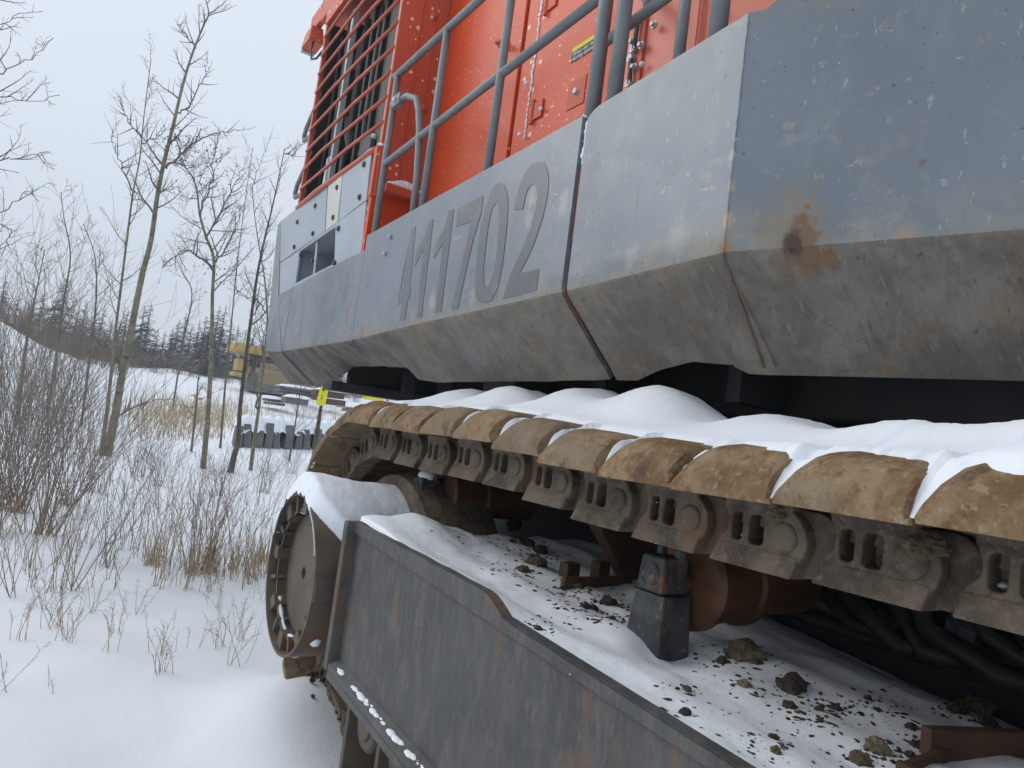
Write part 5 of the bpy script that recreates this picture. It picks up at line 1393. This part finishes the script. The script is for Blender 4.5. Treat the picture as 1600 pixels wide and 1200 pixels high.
SHR = [
    (22, 800, 3.3, 46, 0.42, 'tall dense willow thicket at the left edge', 'willow', 9, 0.011), (62, 835, 2.6, 34, 0.5, 'willow thicket just right of the one at the left edge', 'willow', 8, 0.010),
    (-25, 830, 3.0, 36, 0.5, 'willow thicket cut off by the left edge', 'willow', 8, 0.010), (105, 790, 2.4, 30, 0.5, 'brown willow shrub left of the tallest aspen foot', 'willow', 8, 0.009),
    (150, 770, 1.7, 22, 0.5, 'low willow shrub below the tallest aspen', 'willow', 7, 0.007), (312, 892, 1.15, 46, 0.42, 'reddish many-stemmed shrub in the snow left of the drive drum', 'redstem', 3, 0.0055),
    (205, 860, 1.3, 10, 0.35, 'loose group of upright stems in the middle of the left snow', 'willow', 4, 0.006), (260, 885, 1.1, 9, 0.25, 'few upright stems left of the reddish shrub', 'redstem', 3, 0.005),
    (372, 880, 1.05, 16, 0.3, 'thin stems between the reddish shrub and the drum', 'redstem', 3, 0.0045), (110, 920, 1.5, 9, 0.6, 'leaning stems in the left foreground snow', 'willow', 4, 0.008),
    (20, 930, 1.4, 8, 0.6, 'sparse stems at the left edge of the foreground snow', 'willow', 4, 0.006), (250, 760, 1.2, 26, 0.6, 'low twiggy brush below the clearing', 'brush', 6, 0.005),
    (215, 745, 1.1, 24, 0.6, 'low twiggy brush right of the tallest aspen foot', 'brush', 6, 0.005), (410, 770, 1.0, 24, 0.6, 'low twiggy brush below the slender aspen', 'brush', 6, 0.005),
    (340, 775, 1.0, 24, 0.6, 'low twiggy brush below the leafy aspen', 'brush', 6, 0.005), (455, 740, 0.9, 20, 0.6, 'low twiggy brush before the spare track links', 'brush', 6, 0.005),
    (160, 885, 1.5, 10, 0.5, 'arching stems below the low willow shrub', 'willow', 4, 0.007), (55, 700, 2.2, 30, 0.5, 'willow shrub at the foot of the snow bank', 'willow', 7, 0.009),
    (530, 690, 0.9, 16, 0.6, 'low brush seen just over the rear end of the track', 'brush', 5, 0.005), (10, 720, 2.6, 34, 0.5, 'willow shrub on the snow bank at the left edge', 'willow', 8, 0.010),
]
for k, (x, y, h, n_, sp, lab_, mt, sub, r_) in enumerate(SHR):
    shrub(x, y, h, n_, sp, 50 + k, lab_, mt, sub, r=r_)
# ---- dry weeds and grass: uncountable
m = MB(); rg = random.Random(31)
def weed(x, y, h, n_, bend=0.25, r=0.0022):
    b = PP(ground_at(x, y))
    for _ in range(n_):
        d = Vector((rg.gauss(0, bend), rg.gauss(0, bend), 1))
        pts = wander(b + Vector((rg.gauss(0, .03), rg.gauss(0, .03), -0.02)), d, h * rg.uniform(.5, 1.1), 5, rg, -0.02, 0.22)
        m.tube(pts, [r * (1 - 0.13 * j) for j in range(6)], 3, cap=False)
        twigs(m, pts, r * 1.4, h * 0.22, 1, rg, 5, 0.5, 0.0, 0.7, 0.0015)
for (x, y, h, n_) in ((85, 980, 0.45, 12), (110, 1000, 0.4, 10), (30, 1000, 0.35, 6), (260, 1050, 0.28, 9), (250, 1020, 0.3, 5), (365, 1040, 0.5, 5), (345, 1010, 0.3, 8), (170, 1020, 0.3, 4), (290, 920, 0.3, 8), (330, 925, 0.25, 8),
                      (180, 990, 0.3, 5), (60, 950, 0.4, 6), (375, 1000, 0.3, 6), (340, 950, 0.25, 6), (215, 960, 0.3, 5), (140, 960, 0.35, 6), (10, 1080, 0.3, 3), (80, 1080, 0.15, 2), (405, 940, 0.3, 5), (300, 1010, 0.25, 4)):
    weed(x, y, h, n_)
for _ in range(110):
    weed(rg.uniform(-20, 480), rg.uniform(740, 930), rg.uniform(0.4, 1.1), 3, 0.14, 0.0032)
tag(m.build('dry_weeds', MT['stalk']), 'thin dry weed stalks poking through the foreground snow', 'weeds', kind='stuff')
m = MB()
for _ in range(1500):
    x, y = (rg.gauss(300, 55), rg.gauss(652, 15)) if rg.random() < 0.6 else (rg.uniform(200, 620), rg.uniform(640, 690))
    b = PP(ground_at(x, y)); h = rg.uniform(0.25, 0.75)
    t = b + Vector((rg.gauss(0, .12), rg.gauss(0, .12), h)); w = Vector((0.010, -0.006, 0))
    m.add([b - w, b + w, t], [(0, 1, 2)])
for _ in range(260):
    x, y = rg.choice(((300, 895), (330, 895), (395, 900), (360, 890), (405, 880), (235, 880)))
    b = PP(ground_at(x + rg.gauss(0, 9), y + rg.gauss(0, 5))); h = rg.uniform(0.1, 0.45)
    t = b + Vector((rg.gauss(0, .07), rg.gauss(0, .07), h)); w = Vector((0.004, -0.002, 0))
    m.add([b - w, b + w, t], [(0, 1, 2)])
tag(m.build('dry_grass', MT['straw']), 'tan dry grass standing in the snow of the clearing', 'grass', kind='stuff')

# ---- spruces beyond the clearing
def spruce(seed, h):
    rg = random.Random(seed)
    root = empty('spruce_tree', (0, 0, 0))
    m = MB(); m.tube([Vector((0, 0, -0.5)), Vector((0, 0, h * 0.5)), Vector((0, 0, h))], [0.014 * h, 0.009 * h, 0.01], 6)
    m.build('trunk', MT['darkbark'], root)
    m = MB()
    z = 0.06 * h
    while z < h * 0.99:
        t = z / h
        R = 0.24 * h * (1 - t) ** 0.85 * rg.uniform(0.8, 1.15) + 0.04
        for k in range(9 if t < 0.7 else 6):
            a = rg.uniform(0, 6.283); rr = R * rg.uniform(0.55, 1.15)
            d = Vector((math.cos(a), math.sin(a), 0)); side = Vector((-d.y, d.x, 0))
            p = Vector((0, 0, z + rg.uniform(-.1, .1)))
            droop = rg.uniform(0.15, 0.5) * rr
            steps = 4
            for j in range(steps):
                f0, f1 = j / steps, (j + 1) / steps
                a0 = p + d * rr * f0 - Vector((0, 0, droop * f0 ** 1.3)); a1 = p + d * rr * f1 - Vector((0, 0, droop * f1 ** 1.3 - 0.05 * rr * f1 * f1))
                for sg in (-1, 1):
                    wd = rr * 0.30 * (1 - 0.75 * f0) * rg.uniform(.6, 1.3)
                    tip = a1 + side * sg * wd + d * rr * 0.12 - Vector((0, 0, rg.uniform(0.0, 0.12)))
                    m.add([a0, a1, tip], [(0, 1, 2)])
                hang = a0.lerp(a1, 0.5) - Vector((0, 0, rr * 0.13 * rg.uniform(.5, 1.4)))
                m.add([a0, a1, hang], [(0, 1, 2)])
        z += h * 0.036 * rg.uniform(0.8, 1.2)
    m.build('crown', MT['needle'], root)
    return root
protos = [spruce(200 + k, 7.0) for k in range(5)]
rg = random.Random(9)
SPX = [(8, 440), (30, 462), (52, 470), (70, 458), (88, 468), (104, 440), (122, 486), (134, 478), (150, 488), (163, 484), (176, 500), (188, 506), (200, 490), (212, 506), (226, 484), (236, 480), (247, 518), (258, 522), (270, 516), (280, 504), (291, 495), (300, 512), (312, 506), (322, 500),
       (333, 492), (343, 484), (352, 486), (362, 505), (372, 515), (384, 520), (398, 516), (412, 525), (-20, 470), (-45, 465), (-70, 470), (440, 520), (470, 530), (505, 540), (540, 545), (580, 550)]
def spruce_label(x):
    if x == 104: return 'tall spruce at the left of the tree line, its top above its neighbours'
    if x == 226: return 'spruce with heavy snow on its lower boughs in the middle of the tree line'
    if x == 343: return 'tallest spruce in the right part of the far tree line'
    return 'dark snow-dusted spruce in the far tree line'
for k, (x, y) in enumerate(SPX):
    u = rg.uniform(60, 72) if k % 2 else rg.uniform(56, 62)
    q = onU(x, y, u)
    g0 = gz(u, q[1])
    h = max(3.0, (q[2] - g0) * 1.06 + 0.2)
    s = h / 7.0
    o = protos[k] if k < 5 else copy_tree(protos[rg.randrange(5)])
    o.location = P(u, q[1], g0 - 0.1); o.rotation_euler.z = rg.uniform(0, 6); o.scale = (s * 1.12, s * 1.12, s)
    tag(o, spruce_label(x), 'tree', 'spruces of the far tree line')
# bare brush along the foot of the tree line
def brush_proto(seed):
    rg = random.Random(seed); root = empty('bare_bush', (0, 0, 0)); m = MB()
    for k in range(26):
        a = rg.uniform(0, 6.283); d = Vector((math.cos(a) * .45 * rg.random(), math.sin(a) * .45 * rg.random(), 1))
        pts = wander(Vector((rg.gauss(0, .5), rg.gauss(0, .5), -0.1)), d, rg.uniform(1.8, 3.6), 5, rg, 0.03, 0.2)
        m.tube(pts, [0.022 * (1 - 0.15 * j) for j in range(6)], 3, cap=False)
        twigs(m, pts, 0.03, 1.1, 1, rg, 8, 0.25, 0.12, 0.6, 0.010)
    m.build('branches', MT['brush'], root)
    return root
bp = [brush_proto(300 + k) for k in range(3)]
kk = 0
for k in range(46):
    x = -60 + 14.5 * k + rg.uniform(-6, 6)
    u = rg.uniform(50, 58) if x > 180 else rg.uniform(40, 54)
    q = onU(x, 600, u); v = q[1]
    o = bp[k] if k < 3 else copy_tree(bp[rg.randrange(3)])
    s = rg.uniform(0.6, 1.0) * (0.85 if x < 170 else 0.62)
    o.location = P(u, v, gz(u, v) - 0.1); o.rotation_euler.z = rg.uniform(0, 6); o.scale = (s, s, s)
    tag(o, 'bare grey-brown bush on the snow bank left of the spruces' if x < 170 else 'bare grey-brown bush at the foot of the far tree line', 'bush', 'bare bushes before the spruces')

# ------------------------------------------------------------------ far machinery and scrap
def placed(name, x, y, label, cat):
    q = ground_at(x, y); root = empty(name, PP(q)); tag(root, label, cat); return root, q
def fbox(root, name, mat, q, du0, du1, dv0, dv1, z0, z1, bevel=0.03):
    m = MB(); m.box(q[0] + du0, q[0] + du1, q[1] + dv0, q[1] + dv1, q[2] + z0, q[2] + z1); return m.build(name, MT[mat], root, bevel=bevel)
# yellow tracked machine partly hidden by the front corner
q = ground_at(400, 640); U0 = 44.0
q = onU(398, 620, U0); q[2] = gz(U0, q[1])
fr_ = empty('parked_loader', PP(q)); tag(fr_, 'old yellow machine with canopy roof parked in the clearing behind the trees', 'machine')
def lb(name, mat, x0, x1, y0, y1, u0, u1, bevel=0.04, parent=None):
    a, b = onU(x0, y1, U0), onU(x1, y0, U0)
    zz0 = 0.5 * (onU(x0, y1, U0)[2] + onU(x1, y1, U0)[2]); zz1 = 0.5 * (onU(x0, y0, U0)[2] + onU(x1, y0, U0)[2])
    m = MB(); m.box(U0 + u0, U0 + u1, a[1], b[1], zz0, zz1); return m.build(name, MT[mat], parent or fr_, bevel=bevel)
rf = lb('canopy_roof', 'yellow', 358, 440, 543, 556, -1.2, 1.2)
lb('fuel_tank', 'yellow', 364, 381, 561, 580, -0.9, 0.2); lb('step_plate', 'yellow', 359, 382, 582, 588, -1.0, 0.3)
lb('cab_window', 'glass', 384, 440, 560, 576, -0.6, 0.7); lb('body', 'tan', 388, 470, 580, 605, -1.0, 1.5); lb('body_panel', 'steelgrey', 384, 398, 584, 606, -1.1, 0.9)
lb('crawler', 'steelgrey', 384, 490, 606, 618, -1.3, 1.8); lb('roof_post', 'tan', 381, 384, 556, 590, -0.8, -0.6); lb('roof_post', 'tan', 430, 434, 556, 590, -0.8, -0.6); lb('hood', 'tan', 400, 480, 572, 582, -0.8, 1.2)
# scrap piles further right
def scrap(name, label, cat, x0, x1, y0, y1, U, mat, parts=1, part='plate', depth=1.0, snow=True):
    a, b = onU(x0, y1, U), onU(x1, y0, U)
    c = onU((x0 + x1) / 2, y1, U); root = empty(name, PP(c)); tag(root, label, cat)
    zb = 0.5 * (onU(x0, y1, U)[2] + onU(x1, y1, U)[2]); zt = 0.5 * (onU(x0, y0, U)[2] + onU(x1, y0, U)[2])
    rg = random.Random(int(x0))
    for k in range(parts):
        z0 = lerp(zb, zt, k / parts); z1 = lerp(zb, zt, (k + 0.82) / parts)
        m = MB(); m.box(U - depth / 2 + rg.uniform(-.1, .1), U + depth / 2, a[1] + rg.uniform(-.2, .3), b[1] + rg.uniform(-.3, .2), z0, z1); m.build(part, MT[mat], root, bevel=0.03)
    if snow:
        mrows = []
        for i in range(9):
            for_ = []
            for j in range(9):
                s, t = i / 8, j / 8
                for_.append(P(U - depth / 2 - 0.08 + (depth + 0.16) * s, lerp(a[1] - 0.1, b[1] + 0.1, t), zt - 0.04 + 0.16 * (16 * s * (1 - s) * t * (1 - t)) ** 0.35 + 0.03 * fbm(s * 4, t * 4 + x0)))
            mrows.append(for_)
        m = MB(); m.grid(mrows); m.build('snow_layer', MT['snow'], root, smooth=True)
    return root
scrap('steel_plates', 'dark stack of steel plates under snow, middle of the scrap yard', 'steel stack', 432, 500, 606, 620, 38, 'steelgrey', 3, 'plate')
scrap('scrap_beams', 'low snow-covered beams left of the steel plates', 'beams', 405, 440, 622, 632, 34, 'steelgrey', 2, 'beam')
scrap('snowy_block', 'grey block with snow on top below the steel plates', 'block', 445, 482, 621, 632, 33, 'steelgrey', 1, 'block')
scrap('steel_drum_rack', 'rusty scrap frame behind the yellow-taped trunk', 'scrap', 492, 535, 610, 632, 36, 'rust', 2, 'frame')
scrap('yellow_crates', 'bright yellow box lying in the snow far off, seen under the machine', 'box', 567, 594, 618, 625, 36, 'signal', 1, 'box', 0.5)
scrap('plank_pile', 'low pile of tan planks in the snow under the machine', 'planks', 532, 566, 636, 644, 30, 'wood', 3, 'plank', 0.8, False)
scrap('yellow_bracket', 'small yellow piece of machinery left of the leafy aspen', 'scrap', 302, 319, 617, 624, 32, 'yellow', 2, 'plate', 0.4, False)
scrap('dark_boulder', 'dark snow-topped block on the far snow ridge', 'block', 224, 238, 583, 590, 50, 'steelgrey', 1, 'block', 0.8)
scrap('scrap_bar', 'dark scrap piece lying in the snow at the right of the gap', 'scrap', 634, 652, 643, 648, 24, 'steelgrey', 1, 'bar', 0.3, False)
# spare track standing on edge
st_ = empty('spare_track', PP(ground_at(430, 708))); tag(st_, 'grey spare track of upright plates half buried in snow', 'track')
for k in range(11):
    x = 372 + 15.5 * k
    g1_ = ground_at(x, 700 + 0.5 * k); Uk = g1_[0]
    hh = 0.60 + 0.13 * math.sin(k * 2.7); lean_ = 0.07 * math.sin(k * 4.3)
    m = MB(); m.hexa([P(Uk, g1_[1] - 0.12, g1_[2] - 0.2), P(Uk, g1_[1] + 0.12, g1_[2] - 0.2), P(Uk + 0.5, g1_[1] + 0.14, g1_[2] - 0.2), P(Uk + 0.5, g1_[1] - 0.1, g1_[2] - 0.2),
                      *[P(Uk + uu_, g1_[1] + vv_ + lean_, g1_[2] + hh + 0.05 * vv_) for uu_, vv_ in ((0.16, -0.09), (0.16, 0.10), (0.5, 0.11), (0.5, -0.07))]])
    m.build('track_plate', MT['steelgrey'], st_, bevel=0.025)
rows = []
q0, q1 = ground_at(365, 700), ground_at(540, 705)
for i in range(41):
    t = i / 40; row = []
    for j in range(13):
        s = j / 12
        uu = lerp(q0[0], q1[0], t); vv = lerp(q0[1], q1[1], t)
        row.append(P(uu + 0.08 + 1.6 * s, vv, gz(uu, vv) + (0.50 + 0.42 * (s * 4 if s < 0.25 else 1) + 0.06 * math.sin(t * 70)) * sstep(0, 0.06, t) * sstep(1, 0.94, t) * sstep(1.0, 0.5, s) - 0.05 + 0.05 * fbm(t * 12, s * 3)))
    rows.append(row)
m = MB(); m.grid(rows); m.build('snow_layer', MT['snow'], st_, smooth=True)

# ------------------------------------------------------------------ haze of falling snow
m = MB(); m.box(-70, 130, -90, 130, -4.0, 24.0)
hz = Mat('haze'); hz.t.nodes.remove(hz.b)
pv = hz.t.nodes.new('ShaderNodeVolumePrincipled')
pv.inputs['Color'].default_value = (0.86, 0.90, 0.95, 1); pv.inputs['Density'].default_value = 0.0030; pv.inputs['Anisotropy'].default_value = 0.2
hz.t.links.new(pv.outputs[0], hz.t.nodes['Material Output'].inputs['Volume'])
tag(m.build('haze', hz.m), 'pale haze of fine falling snow over the clearing', 'haze', kind='stuff')

# a few flakes in the air
bm = bmesh.new(); rg = random.Random(404)
for k in range(420):
    dep = 1.0 + 7.0 * rg.random() ** 0.7
    q = ray(rg.uniform(-200, 1800), rg.uniform(-100, 1300)) * dep
    if q[1] > 1.0 and q[0] < 5.5 and q[1] > 1.15: 
        if dep > 2.0: continue
    if q[2] < -1.4: continue
    r = rg.uniform(0.0006, 0.0014)
    t = bmesh.ops.create_icosphere(bm, subdivisions=1, radius=r)
    for v in t['verts']: v.co = v.co + PP(q)
me = bpy.data.meshes.new('falling_snow'); bm.to_mesh(me); bm.free(); me.materials.append(MT['snow'])
tag(link('falling_snow', me), 'fine snowflakes drifting in the air', 'snow', kind='stuff')
